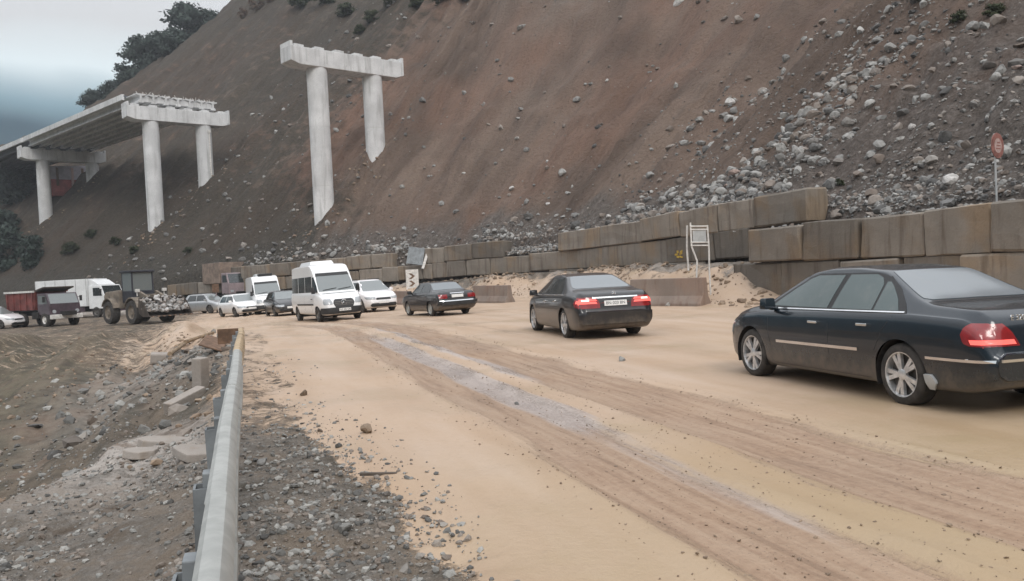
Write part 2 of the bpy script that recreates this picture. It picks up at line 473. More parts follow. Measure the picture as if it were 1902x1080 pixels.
M = dict(
    ground=ground_material(), hill=hill_material(),
    rock=rock_material('scree rock', (.075, .072, .07), (.40, .39, .37)),
    rubblerock=rock_material('pale bucket rubble', (.22, .21, .20), (.56, .55, .54)),
    rock_pale=simple('pale boulder', (.44, .42, .40), .85, var=.3, vscale=3, bump=.5),
    rock_pink=simple('pinkish boulder', (.30, .225, .195), .85, var=.3, vscale=2, bump=.5),
    pebble=rock_material('shoulder gravel', (.075, .072, .068), (.37, .36, .335)),
    clod=rock_material('mud clod', (.17, .125, .088), (.33, .245, .175)),
    block=concrete('block concrete', (.235, .205, .172), (.075, .052, .036), .65, rnd=.60, warm=(.225, .16, .10), bump=.5),
    barrier=concrete('muddy barrier concrete', (.27, .215, .18), (.17, .105, .075), .7, rnd=.2, warm=(.26, .17, .125)),
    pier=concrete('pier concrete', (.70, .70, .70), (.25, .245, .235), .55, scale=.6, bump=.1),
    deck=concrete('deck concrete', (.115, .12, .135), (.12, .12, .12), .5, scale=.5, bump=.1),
    rubble=concrete('broken slab concrete', (.36, .32, .285), (.25, .19, .14), .5, bump=.5),
    galv=simple('galvanised rail', (.40, .405, .385), .5, .35, .14, 6, .05),
    galv_dirty=simple('muddy rusty rail', (.40, .30, .19), .75, .1, .3, 3, .2),
    galv_dark=simple('weathered steel post', (.20, .215, .225), .6, .3, .25, 4, .1),
    rust=simple('rusty steel', (.16, .095, .06), .8, .2, .35, 6, .2),
    steelwhite=simple('chipped white steel', (.62, .60, .57), .55, 0, .2, 6),
    signgrey=simple('sign back', (.42, .43, .43), .55, .2, .15, 4),
    yellow=simple('yellow paint mark', (.55, .36, .06), .8, 0, .3, 9),
    wood=simple('weathered timber', (.25, .18, .115), .85, 0, .35, 5, .3),
    tyre=simple('muddy tyre rubber', (.045, .04, .036), .85, 0, .45, 8, .2),
    rim=simple('dirty alloy', (.60, .60, .60), .35, .6, .2, 14),
    rimdark=simple('dark steel wheel', (.13, .12, .11), .5, .4, .3, 8),
    black=simple('black plastic', (.022, .022, .023), .55, 0, .3, 5),
    under=simple('underbody', (.018, .016, .015), .9, 0, .3, 5),
    chrome=simple('chrome trim', (.78, .79, .80), .16, 1.0, .06, 8),
    glass=glass_mat('tinted car glass'),
    glass_skytint=glass_mat('rear glass with painted sky reflection', (.18, .20, .215), .10, 1.65),  # pale base colour stands in for the sky mirrored in the rear windows
    glass_teal=glass_mat('teal car glass', (.055, .085, .085), .07, 1.7),
    glass_clear=glass_mat('bright windscreen glass', (.16, .18, .18), .08, 1.9),
    head=glass_mat('headlight lens', (.38, .40, .42), .05, 1.6),
    plate=simple('number plate white', (.74, .74, .73), .4, 0, .08, 20),
    ink=simple('plate lettering', (.03, .03, .035), .5, 0, .1, 20),
    tail=simple('red tail lamp', (.24, .010, .012), .22, 0, .2, 8, 0, 1.0),
    tail_lit=emit('lit brake lamp', (1.0, .17, .14), 1.25),
    tail_core=emit('bright brake bulb', (1.0, .52, .46), 2.6),
    navy=paint('navy car paint', (.007, .015, .024), .34, .3, .25, .26),
    charcoal=paint('charcoal car paint', (.014, .0135, .016), .38, .35, .25, .30),
    oldblack=paint('old dark car paint', (.022, .022, .026), .42, .5, .2, .36),
    white=paint('white van paint', (.86, .86, .86), .55, .5, 0, .30, (.42, .36, .29)),
    pinkwhite=paint('white suv paint', (.86, .84, .85), .5, .5, 0, .28, (.42, .36, .29)),
    silver=paint('silver car paint', (.42, .43, .44), .5, .6, .5, .3),
    redtruck=simple('red tipper steel', (.150, .040, .034), .7, 0, .4, 2.2, .15),
    cabdark=simple('maroon dark cab', (.060, .040, .050), .45, 0, .3, 3, 0, .3),
    boxwhite=simple('white box body', (.74, .75, .75), .5, 0, .08, 1.4),
    loader=simple('muddy loader paint', (.17, .14, .11), .75, 0, .4, 2.5, .2),
    loaderdark=simple('loader cab frame', (.028, .029, .038), .6, 0, .3, 3),
    bucket=simple('dark bucket steel', (.07, .055, .045), .75, .3, .4, 2.5, .2),
    brownbox=simple('brown lorry body', (.22, .165, .13), .75, 0, .3, 2.0),
    mauve=simple('mauve lorry cab', (.25, .20, .21), .6, 0, .2, 2.0),
    signred=simple('faded red sign', (.27, .115, .095), .6, 0, .35, 9),
    signpale=simple('faded sign white', (.48, .34, .31), .6, 0, .25, 12),
    shedred=simple('red sheeting', (.33, .085, .075), .7, 0, .35, .9),
    shedpale=simple('pale sheeting', (.42, .39, .43), .7, 0, .25, .9),
    bark=simple('bark', (.10, .08, .065), .9, 0, .3, 5, .3),
    leaf_blue=leaf_material('dark ridge foliage', (.020, .032, .028), (.060, .080, .066)),
    leaf_green=leaf_material('hillside foliage', (.028, .036, .020), (.085, .095, .05)),
    leaf_rust=leaf_material('dry brown foliage', (.08, .05, .035), (.17, .11, .075)),
)

# ------------------------------------------------------------------ plan curves
W_PTS = np.array([(38.0, -66.5), (25.3, -23.7), (16.27, 4.93), (10.47, 24.07), (7.2, 35.5), (3.0, 50.0), (-3.3, 59.6), (-10.5, 65.6),
                  (-20, 71.0), (-32, 80.0), (-60, 102.0), (-110, 141.0), (-190, 204.0), (-290, 283.0)], float)
def catmull(P, per=24):
    out = []
    P = np.vstack([2 * P[0] - P[1], P, 2 * P[-1] - P[-2]])
    for i in range(1, len(P) - 2):
        for t in np.linspace(0, 1, per, endpoint=False):
            a, b, c, d = P[i - 1], P[i], P[i + 1], P[i + 2]
            out.append(.5 * (2 * b + (c - a) * t + (2 * a - 5 * b + 4 * c - d) * t * t + (3 * b - a - 3 * c + d) * t ** 3))
    out.append(P[-2]); return np.array(out)
W_C = catmull(W_PTS)
_seg = np.linalg.norm(np.diff(W_C, axis=0), axis=1)
W_S = np.concatenate([[0], np.cumsum(_seg)])
_i0 = np.argmin(np.abs(W_C @ DV))           # arc length measured from beside the camera
W_S -= W_S[_i0]
def w_at(s):
    s = np.asarray(s, float)
    x = np.interp(s, W_S, W_C[:, 0]); y = np.interp(s, W_S, W_C[:, 1])
    e = 1.5
    tx = np.interp(s + e, W_S, W_C[:, 0]) - np.interp(s - e, W_S, W_C[:, 0])
    ty = np.interp(s + e, W_S, W_C[:, 1]) - np.interp(s - e, W_S, W_C[:, 1])
    l = np.hypot(tx, ty) + 1e-9
    return x, y, tx / l, ty / l              # tangent; hill side normal = (ty, -tx)
def w_off(s, d):
    x, y, tx, ty = w_at(s)
    return x + ty * d, y - tx * d
def w_dist(X, Y):
    """distance in front of the hill foot (positive on the road side) and arc length"""
    X = np.asarray(X, float).ravel(); Y = np.asarray(Y, float).ravel()
    best = np.full(len(X), 1e9); arc = np.zeros(len(X)); sg = np.ones(len(X))
    C = W_C[::2]; S = W_S[::2]
    for i in range(len(C) - 1):
        a, b = C[i], C[i + 1]; ab = b - a; l2 = ab @ ab
        t = np.clip(((X - a[0]) * ab[0] + (Y - a[1]) * ab[1]) / l2, 0, 1)
        dx = X - a[0] - t * ab[0]; dy = Y - a[1] - t * ab[1]
        d = np.hypot(dx, dy); m = d < best
        best[m] = d[m]; arc[m] = (S[i] + t * (S[i + 1] - S[i]))[m]
        sg[m] = np.where(ab[0] * dy - ab[1] * dx > 0, 1, -1)[m]
    return best * sg, arc
def s_at_px(px, off=0.0):
    s = np.linspace(2, 160, 3000); x, y = w_off(s, off)
    v = (px - 951) / 1560.0
    return float(s[np.argmin(np.abs(x / y - v))])

# ------------------------------------------------------------------ ground heights
def road_shift(u): return .0113 * np.clip(np.asarray(u, float) - 25, 0, 40) ** 2 + .0113 * 80 * np.clip(np.asarray(u, float) - 65, 0, None)
def edge_l(u): return np.interp(u, [-20, 3, 4.3, 6, 8, 13, 23, 30], [1.0, 1.0, .95, .82, .5, .25, .1, -.2])
def ground_z(X, Y, fine=True):
    X = np.asarray(X, float); Y = np.asarray(Y, float); shp = X.shape
    L = X * NV[0] + Y * NV[1]; u = X * DV[0] + Y * DV[1]
    z = -.75 * np.clip(-X / 30, 0, 1) * ss(15, 42, Y)
    dw, arc = w_dist(X, Y); dw = dw.reshape(shp); arc = arc.reshape(shp)
    far = ss(24.5, 28.5, arc) * (1 - ss(88, 112, arc))
    bank_h = .42 * (1 - ss(24.5, 28.5, arc)) + np.interp(arc, [20, 28, 50, 70, 85, 112], [1.5, 1.55, 1.45, 1.15, .8, .2]) * ss(24.5, 28.5, arc)
    bank_w = 2.4 - .6 * far
    lump = 1 + .6 * fbm(X * .5, Y * .5, 31, 3)
    z = z + bank_h * (1 - ss(-1.0, bank_w, dw + .5 * fbm(X * .6, Y * .6, 5, 3))) * np.where(dw > -1, lump, 1)
    # shoulder and gully left of the rail
    gul = ss(-1.35, -4.6, L) * ss(8.2, 12.5, u) * (1 - ss(16, 44, u))
    z = z - 1.35 * gul - .22 * ss(-.2, -1.4, L) * (1 - ss(20, 40, u)) - .35 * ss(-1.5, -5, L) * (1 - ss(8, 12, u)) * ss(-30, 3, u)
    left = ss(-.4, -2.0, L) * (1 - ss(42, 52, u))
    ridge = fbm(L * .55 + .15 * u * .3, u * .07, 41, 4)
    z = z + left * ss(7.5, 11, u) * (1.0 * ridge) + .45 * np.exp(-((u - 24) / 5.0) ** 2 - ((L + 3.2) / 2.3) ** 2)
    if fine:
        Lp = L + road_shift(u)
        onroad = ss(0, .5, L - edge_l(u)) * ss(.5, 2.5, dw)
        rough = 1 - onroad
        z = z + rough * (.10 * fbm(X * 1.6, Y * 1.6, 3, 4) + .035 * fbm(X * 8, Y * 8, 9, 3)) * np.where(u < 60, 1, .6)
        z = z + onroad * (.022 * fbm(X * .7, Y * .7, 13, 3) + .03)
        wob = .10 * vnoise(u * .35, u * 0 + 2, 8)
        for a, bb in ((2.2, 3.12), (3.68, 4.85)):
            t = ss(a - .12, a + .14, Lp + wob) * (1 - ss(bb - .14, bb + .12, Lp + wob))
            fr = (1 - ss(38, 55, u))
            z = z - onroad * fr * t * (.030 + .024 * fbm(Lp * 9, u * .5, 15, 3))
            for e in (a - .08, bb + .08):
                z = z + onroad * fr * .026 * np.exp(-((Lp + wob - e) / .09) ** 2) * (1 + 1.4 * fbm(u * 1.2, Lp * 6, 21, 3))
    return z
def gz(x, y): return float(ground_z(np.array([x]), np.array([y]))[0])
def hit_ground(px, py):
    v = pix_ray(px, py); t = 1.0; p = np.array([0, 0, EYE]); prev = t
    while t < 300:
        q = p + v * t
        if q[2] < gz(q[0], q[1]):
            a, b = prev, t
            for _ in range(18):
                m = .5 * (a + b); q = p + v * m
                if q[2] < gz(q[0], q[1]): b = m
                else: a = m
            return p + v * b
        prev = t; t *= 1.04
    return p + v * 60

# ------------------------------------------------------------------ ground and road meshes
def build_ground():
    us = list(np.arange(-40, 1.5, 2.0))
    u = 1.5
    while u < 330: us.append(u); u += max(.055, .0125 * u)
    ls = [-270, -220, -180, -150, -125, -105, -90, -78, -68, -60]
    l = -54.0
    while l < 19:
        ls.append(l); a = abs(l - 2.2)
        l += .075 if a < 5.2 else (.13 if a < 8 else min(1.2, .13 + (a - 8) * .03))
    ls += [19.5, 21, 24, 30, 40, 60]
    us, ls = np.array(us), np.array(ls)
    LL, UU = np.meshgrid(ls, us)
    X = NV[0] * LL + DV[0] * UU; Y = NV[1] * LL + DV[1] * UU
    Z = ground_z(X, Y)
    dw, arc = w_dist(X, Y); dw = dw.reshape(X.shape); arc = arc.reshape(X.shape)
    Lp = LL + road_shift(UU)
    wob = .10 * vnoise(UU * .35, UU * 0 + 2, 8)
    en = .35 * fbm(LL * .9, UU * .6, 77, 4)
    onroad = ss(-.25, .3, LL - edge_l(UU) + en)
    farleft = ss(26, 34, UU) * (.36 + .5 * ss(-7, -1, LL)) * ss(-34, -12, LL)
    shoulder = .62 * ss(7, 11, UU + 4 * en) * ss(-1.6, -.3, LL + en)
    mud = np.clip(np.maximum(np.maximum(onroad, shoulder), farleft) * ss(-2.0, 1.2, dw + 2 * en), 0, 1)
    wob = wob + .16 * fbm(UU * .5, LL * .8, 19, 3)
    band = lambda a, b: ss(a - .16, a + .2, Lp + wob) * (1 - ss(b - .2, b + .16, Lp + wob))
    fr = 1 - .75 * ss(24, 46, UU)
    track = np.maximum(band(2.2, 3.12), band(3.68, 4.85)) * fr
    track = np.maximum(track, .45 * band(5.9, 6.6) * ss(12, 24, UU)) * (1 - ss(60, 80, UU))
    wet = band(2.72, 3.3) * ss(5.5, 9, UU) * (1 - ss(17, 30, UU)) * .95 + band(3.5, 3.95) * ss(9, 13, UU) * (1 - ss(22, 38, UU)) * .85
    wet = np.maximum(wet, .60 * band(2.85, 3.25) * ss(3, 4.5, UU) * (1 - ss(20, 34, UU)))
    gravel = (1 - onroad) * (1 - ss(8.5, 11.5, UU + en * 3)) * ss(-14, -6, LL)
    gravel = np.maximum(gravel, .30 * (1 - onroad) * ss(-1.2, -.2, LL) * (1 - ss(14, 26, UU)))
    pale = np.exp(-((UU - 10.6) / 2.0) ** 2 - ((LL + 1.35) / .95) ** 2) * 1.2
    pale = np.maximum(pale, .5 * np.exp(-((UU - 25) / 6.0) ** 2 - ((LL + 2.6) / 2.2) ** 2))
    pale = np.maximum(pale, .7 * (1 - ss(.2, 3.4, np.abs(dw - .6))) * (UU > 18) * (.4 + 1.3 * np.clip(fbm(X * .8, Y * .8, 61, 3) + .4, 0, 1)))
    green = ss(-3, -8, LL) * ss(8, 13, UU) * (1 - ss(30, 60, UU)) * .34 + ss(-30, -60, LL) * .8
    n1, n2 = X.shape
    idx = np.arange(n1 * n2).reshape(n1, n2)
    F = np.stack([idx[:-1, :-1], idx[:-1, 1:], idx[1:, 1:], idx[1:, :-1]], -1).reshape(-1, 4)
    V = np.stack([X, Y, Z], -1).reshape(-1, 3)
    ochre_vignette = np.clip(ss(-.5, 4, LL + .25 * UU * 0) * (1 - ss(4, 9, UU + 1.5 * en)) + .6 * ss(6, 10, LL) * (1 - ss(8, 20, UU)), 0, 1)  # near mud tinted yellower, with the lens corner darkening painted into it
    at = dict(ochre_vignette=ochre_vignette, mud=mud, track=track, wet=wet, gravel=gravel, pale=np.clip(pale, 0, 1), green=np.clip(green, 0, 1))
    is_road = (((LL - edge_l(UU)) > 0) | (UU > 30)) & (LL > -60) & (UU < 110) & (dw > .6)
    fr_ = is_road.ravel()[F].all(1)
    for nm, sel in (('road', fr_), ('ground', ~fr_)):
        f = F[sel]; used = np.unique(f); mp = np.zeros(len(V), np.int64); mp[used] = np.arange(len(used))
        me = mesh_arrays(nm, V[used], mp[f], [M['ground']], True, {k: a.ravel()[used] for k, a in at.items()})
        o = link(nm, me); tag(o, {'road': 'wide mud covered road with two dark wheel tracks', 'ground': 'gravel shoulder and brown embankment left of the guardrail'}[nm], nm, kind='structure')
build_ground()

# ------------------------------------------------------------------ hillside
def hill_z0(s):      # surface level just behind the block walls
    return np.interp(s, [-70, 0, 22, 26, 30, 36, 40, 46, 56, 66, 76, 88, 104, 300], [3.1, 3.1, 3.15, 3.4, 4.0, 4.1, 3.9, 3.75, 3.8, 3.7, 3.6, 3.2, 2.5, 2.5])
def hill_low(s):
    return np.interp(s, [-70, 24, 28, 88, 104, 300], [2.45, 2.45, 1.25, .9, .1, -.2])
HS = np.concatenate([np.arange(-66, 0, 2.5), np.arange(0, 110, .42), np.arange(110, 200, .9), np.arange(200, 330, 3)])
HD = np.concatenate([[.85, 1.3, 1.75, 2.05, 2.4], np.arange(2.7, 16, .34), np.arange(16, 34, .5), np.arange(34, 112, .9), np.arange(112, 150, 6)])
PIERS = [(-14.4, 78.0, 42.3, (-2.95, 2.9)), (-38.2, 99.0, 42.0, (-3.15, 3.0)), (-66.6, 127.0, 44.5, (-2.8, 4.1))]
PIER_SD = []
for _x, _y, _a, _c in PIERS:
    for _o in _c:
        _d, _s = w_dist([_x + _o * math.cos(R(_a))], [_y + _o * math.sin(R(_a))]); PIER_SD.append((float(_s[0]), float(-_d[0]) - .4))
def hill_surface(S, D):
    z0 = hill_z0(S); zl = hill_low(S)
    k1 = np.interp(S, [-60, 20, 40, 70, 110, 300], [.70, .72, .80, 1.02, .92, .90])
    k2 = np.interp(S, [-60, 20, 40, 70, 110, 300], [.82, .84, .90, .98, .97, .95])
    top = np.interp(S, [100, 125, 168, 179.5, 182, 186, 190, 199, 223, 257, 330], [46, 50, 70, 68, 61, 56, 48, 41.5, 40, 41, 42]) + 2.5 * vnoise(S * .11, S * 0, 55) + 1.2 * vnoise(S * .4, S * 0, 56)
    dd = np.clip(D - 2.4, 0, None)
    z = z0 + np.minimum(dd, 9) * k1 + np.clip(dd - 9, 0, None) * k2
    z = np.where(D < 2.4, zl + (z0 - zl) * ss(np.interp(S, [96, 108], [1.95, .9]), 2.45, D), z)
    over = np.clip(z - (top - 6), 0, None)
    z = np.minimum(z, top - 6) + 6 * (1 - np.exp(-over / 6)) - .12 * np.clip(D - 105, 0, None)
    for cs, cd in PIER_SD:
        z = z + .8 * np.exp(-((S - cs) ** 2 + (D - cd) ** 2) / 2.6)
    a = ss(2.0, 9, D)
    warp = 2.5 * fbm(S * .05, D * .05, 71, 2)
    gull = fbm((S + warp - .18 * D) * .22, D * .035, 72, 4)
    gull = -np.abs(gull) * 1.9 + .5
    z = z + a * (gull * 1.9 + 1.5 * fbm(S * .06, D * .06, 73, 3) + .55 * fbm(S * .5, D * .4, 74, 4)) + ss(2.0, 4.5, D) * (.34 + .30 * (1 - ss(20, 50, S))) * fbm(S * 1.1, D * 1.1, 75, 3)
    return z
SS_, DD_ = np.meshgrid(HS, HD)
HX, HY = w_off(SS_, DD_)
HZ = hill_surface(SS_, DD_)
def hill_point(s, d):
    x, y = w_off(s, d); return np.stack([x, y, hill_surface(s, d)], -1)
def build_hill():
    n1, n2 = HX.shape
    idx = np.arange(n1 * n2).reshape(n1, n2)
    F = np.stack([idx[:-1, :-1], idx[1:, :-1], idx[1:, 1:], idx[:-1, 1:]], -1).reshape(-1, 4)
    V = np.stack([HX, HY, HZ], -1).reshape(-1, 3)
    S, D = SS_, DD_
    grey = np.clip(1.05 - ss(16, 46, S + .55 * D * ss(0, 30, S)) * .95 + .5 * np.clip(fbm(S * .06, D * .03, 81, 3), -.3, 1), 0, 1)
    grey = np.maximum(grey, .75 * (1 - ss(3, 7, D)) * ss(26, 30, S))
    green = np.clip(.74 * ss(70, 104, S) + .5 * ss(-5, 12, D) * (1 - ss(-5, 14, S)) * ss(8, 20, D) + .5 * (1 - ss(6, 14, D)) * ss(60, 80, S) + ss(48, 60, D) * .5 * ss(150, 175, S), 0, 1)
    me = mesh_arrays('hillside', V, F, [M['hill']], True, dict(grey=grey, green=green))
    uv = me.uv_layers.new(name='slope')
    li = np.empty(len(me.loops), np.int32); me.loops.foreach_get('vertex_index', li)
    uvs = np.stack([S.ravel()[li] / 100, D.ravel()[li] / 100], -1).astype(np.float32)
    uv.data.foreach_set('uv', uvs.ravel())
    tag(link('hillside', me), 'bare brown landslide slope with grey scree', 'hillside', kind='structure')
build_hill()

# ------------------------------------------------------------------ block walls
def block_mesh(w, h, dpt, seed, broken=False):
    rng = random.Random(seed)
    bm = bmesh.new()
    bmesh.ops.create_cube(bm, size=1)
    bmesh.ops.scale(bm, vec=(w, dpt, h), verts=bm.verts)
    for v in bm.verts: v.co += Vector((rng.uniform(-.05, .05), rng.uniform(-.05, .05), rng.uniform(-.05, .03)))
    if broken:
        v = max(bm.verts, key=lambda q: q.co.z - q.co.y * .5 + rng.random() * .1); v.co += Vector((-.25 * math.copysign(1, v.co.x), .1, -.3))
    bmesh.ops.bevel(bm, geom=list(bm.edges), offset=.045 + .02 * rng.random(), segments=1, affect='EDGES')
    bmesh.ops.subdivide_edges(bm, edges=[e for e in bm.edges if e.calc_length() > .6], cuts=2, use_grid_fill=True)
    for v in bm.verts: v.co += Vector((rng.gauss(0, .007), rng.gauss(0, .010), rng.gauss(0, .007)))
    for f in bm.faces: f.smooth = False
    me = bpy.data.meshes.new('concrete_block'); bm.to_mesh(me); bm.free(); me.materials.append(M['block'])
    return me
BLOCKS = {}
def get_block(w, h, k):
    key = (round(w, 1), round(h, 2), k % 4)
    if key not in BLOCKS: BLOCKS[key] = block_mesh(key[0], h, 1.0, len(BLOCKS) * 3 + 5, k % 7 == 3)
    return BLOCKS[key]
def lay_row(root, spans, off, zf, h, seed, depth=1.0):
    """spans: list of arc length pairs, one block each; the front face stands at offset off"""
    rng = random.Random(seed)
    for k, (a, b) in enumerate(spans):
        sm = (a + b) / 2
        x0, y0 = w_off(a, off); x1, y1 = w_off(b, off)
        w = math.hypot(x1 - x0, y1 - y0)
        ang = math.atan2(y1 - y0, x1 - x0)
        nx, ny = math.sin(ang), -math.cos(ang)
        j = rng.uniform(-.11, .11)
        o = link('concrete_block', get_block(w - .035, h - .02, seed * 5 + k), root)
        sc = (w - .04) / round(w - .035, 1)
        o.scale = (sc, 1, 1)
        mx, my = (x0 + x1) / 2 + nx * (.5 * depth + j), (y0 + y1) / 2 + ny * (.5 * depth + j)
        o.location = Vector((mx, my, zf(sm) + h / 2 + rng.uniform(-.015, .015))) - root.location
        o.rotation_euler = (rng.uniform(-.012, .012), rng.uniform(-.012, .012), ang + rng.uniform(-.015, .015))
def spans_px(pxs, off): 
    s = [s_at_px(p, off) for p in pxs]
    return [(min(a, b), max(a, b)) for a, b in zip(s[:-1], s[1:])]
def spans_step(s0, s1, w, seed, jit=.25):
    rng = random.Random(seed); out = []; s = s0
    while s < s1 - .4:
        e = s + w * rng.uniform(1 - jit, 1 + jit * .6); out.append((s, min(e, s1))); s = e
    return out
bx, by = w_off(15, .5)
near_wall = thing('block_wall', 'two course wall of big brown concrete blocks at the right, nearest the cars', 'retaining wall', (float(bx), float(by), 0))
zn = lambda s: .25
up = spans_px([1395, 1492, 1597, 1714, 1846, 2000, 2180], 0)
lo = spans_px([1357, 1447, 1560, 1668, 1790, 1930, 2100], 0)
lay_row(near_wall, up + spans_step(up[-1][0] - 12, up[-1][0], 2.3, 3), 0, lambda s: 1.48, 1.23, 1)
lay_row(near_wall, lo + spans_step(lo[-1][0] - 12, lo[-1][0], 2.3, 4), 0, lambda s: .25, 1.23, 2)

bx, by = w_off(45, 1.5)
far_wall = thing('block_wall', 'long weathered block wall with gaps in its top course, curving away below the scree', 'retaining wall', (float(bx), float(by), 0))
zb = lambda s: float(np.interp(s, [24, 34, 48, 62, 76, 100], [1.72, 1.66, 1.6, 1.42, 1.05, .8]))
HB = 1.17
r3 = spans_px([1503, 1405, 1340, 1270, 1197, 1120, 1042], 1.5)
lay_row(far_wall, r3, 1.5, lambda s: zb(s) + HB, HB, 11)
r3b = spans_px([938, 880, 828, 790], 1.5)
lay_row(far_wall, r3b, 1.5, lambda s: zb(s) + HB, HB, 12)
r2 = spans_px([1395, 1330, 1240, 1122, 1073, 985, 912, 868, 832, 805, 788], 1.5)
lay_row(far_wall, r2, 1.5, zb, HB, 13)
s0 = r2[-1][1]
lay_row(far_wall, spans_step(s0, 98, 2.2, 15), 1.5, zb, HB, 14)
lay_row(far_wall, spans_step(s0 + 3.2, 92, 2.4, 16), 1.5, lambda s: zb(s) + HB, HB, 15)
r1 = spans_px([1310, 1242, 1170, 1100, 1020, 940], 1.45)
lay_row(far_wall, r1, 1.42, lambda s: zb(s) - HB + .12, HB - .14, 17)
# yellow paint mark on one block
def wall_pt(px, py, off):
    s = s_at_px(px, off); x, y = w_off(s, off)
    v = pix_ray(px, py); t = math.hypot(float(x), float(y)) / math.hypot(v[0], v[1])
    return np.array([0, 0, EYE]) + v * t, s
pm, s_pm = wall_pt(1265, 473, 1.5)
_, _, tx, ty = w_at(s_pm)
mb = MB()
rng = random.Random(3)
for k in range(7):
    ox, oz = rng.uniform(-.28, .28), rng.uniform(-.12, .16)
    w, h = rng.uniform(.10, .34), rng.uniform(.06, .12)
    mb.box(Vector((pm[0] + tx * ox - ty * .11, pm[1] + ty * ox + tx * .11, pm[2] + oz)) - near_wall.location * 0, (w, .012, h), Matrix.Rotation(math.atan2(ty, tx), 3, 'Z') @ Matrix.Rotation(rng.uniform(-.3, .3), 3, 'Y'))
o = mb.build('paint_mark', M['yellow']); o.parent = far_wall; o.matrix_parent_inverse = Matrix.Translation(-far_wall.location)
o['label'] = 'splash of yellow paint'

# low roadside barriers in front of the bank
def barrier(pa, pb, h, label, seed):
    a = hit_ground(*pa); b = hit_ground(*pb)
    d = Vector((b[0] - a[0], b[1] - a[1], 0)); L = d.length; ang = math.atan2(d.y, d.x)
    c = (a + b) / 2
    zmin = min(gz(a[0], a[1]), gz(b[0], b[1])) - .12
    t = thing('road_barrier', label, 'barrier', (c[0], c[1], zmin), ang, 'low barriers along the foot of the bank')
    n = max(1, round(L / 3.4))
    for k in range(n):
        x0 = -L / 2 + L * k / n + .02; x1 = -L / 2 + L * (k + 1) / n - .02
        prof = [(-.30, 0), (-.30, .22), (-.14, .5), (-.10, h), (.10, h), (.16, .5), (.30, .22), (.30, 0)]
        m = MB()
        m.prism(prof, x0, x1, axis='x')
        me = m.mesh('barrier_segment', M['barrier'], bevel=.03)
        link('barrier_segment', me, t)
    return t
barrier((1175, 568), (1312, 566), 1.15, 'reddish brown low barrier behind the dark sedan with lit brake lamps', 1)
barrier((882, 562), (948, 562), 1.05, 'grey low barrier right of the old dark sedan', 2)
barrier((662, 560), (760, 566), .95, 'bluish low barrier left of the old dark sedan', 3)

# ------------------------------------------------------------------ guardrail
rail_pts = [(-.15, -6.0), (-.16, -2), (-.17, 1.0), (-.19, 2.58), (-.2, 3.81), (-.25, 7.38), (-.30, 12.0), (-.35, 17.35), (-.37, 18.2)]
def rail_xyz(u, z=.75):
    L = float(np.interp(u, [p[1] for p in rail_pts], [p[0] for p in rail_pts])); x, y = xy(L, u); return Vector((x, y, z))
gx, gy = xy(-.2, 6)
rail = thing('guardrail', 'dented steel guardrail running away along the gravel shoulder', 'guardrail', (gx, gy, 0))
PROF = [(-.050, -.022), (-.030, -.004), (.0, .0), (.030, -.008), (.052, -.03), (.064, -.06), (.060, -.09), (.018, -.125), (.018, -.185), (.062, -.225), (.062, -.285), (.035, -.318), (.012, -.33),
        (-.045, -.33), (-.045, -.29), (-.005, -.275), (-.02, -.215), (-.045, -.18), (-.045, -.13), (-.02, -.09), (-.01, -.045), (-.045, -.03)]
def rail_section(u0, u1, mat, z0=.75, z1=.75, lift=0, label=None):
    m = MB(); n = len(PROF); us = np.linspace(u0, u1, max(2, int((u1 - u0) / .25) + 1))
    vs = []
    for u in us:
        c = rail_xyz(u, z0 + (z1 - z0) * (u - u0) / (u1 - u0)) - rail.location
        t = (rail_xyz(u + .1) - rail_xyz(u - .1)).normalized(); nn = Vector((t.y, -t.x, 0))
        j = .005 * math.sin(u * .9) + .001 * math.sin(u * 3.1)
        for a, b in PROF: vs.append(c + nn * (a + lift + j) + Vector((0, 0, b + lift)))
    fs = []
    for i in range(len(us) - 1):
        for k in range(n): fs.append((i * n + k, i * n + (k + 1) % n, (i + 1) * n + (k + 1) % n, (i + 1) * n + k))
    fs += [tuple(range(n)), tuple(range((len(us) - 1) * n, len(us) * n))]
    m.add(vs, fs)
    o = m.build('rail_beam', mat, rail, smooth=True, angle=28)
    if label: o['label'] = label
rail_section(-6, -.35, M['galv'])
rail_section(-.45, 3.66, M['galv'], lift=.006)
rail_section(3.58, 7.7, M['galv'])
rail_section(7.6, 11.7, M['galv'], lift=.005)
rail_section(11.62, 15.6, M['galv_dirty'], .75, .74, label='muddy rust brown rail section')
rail_section(15.5, 18.2, M['galv_dirty'], .74, .72, lift=.005)
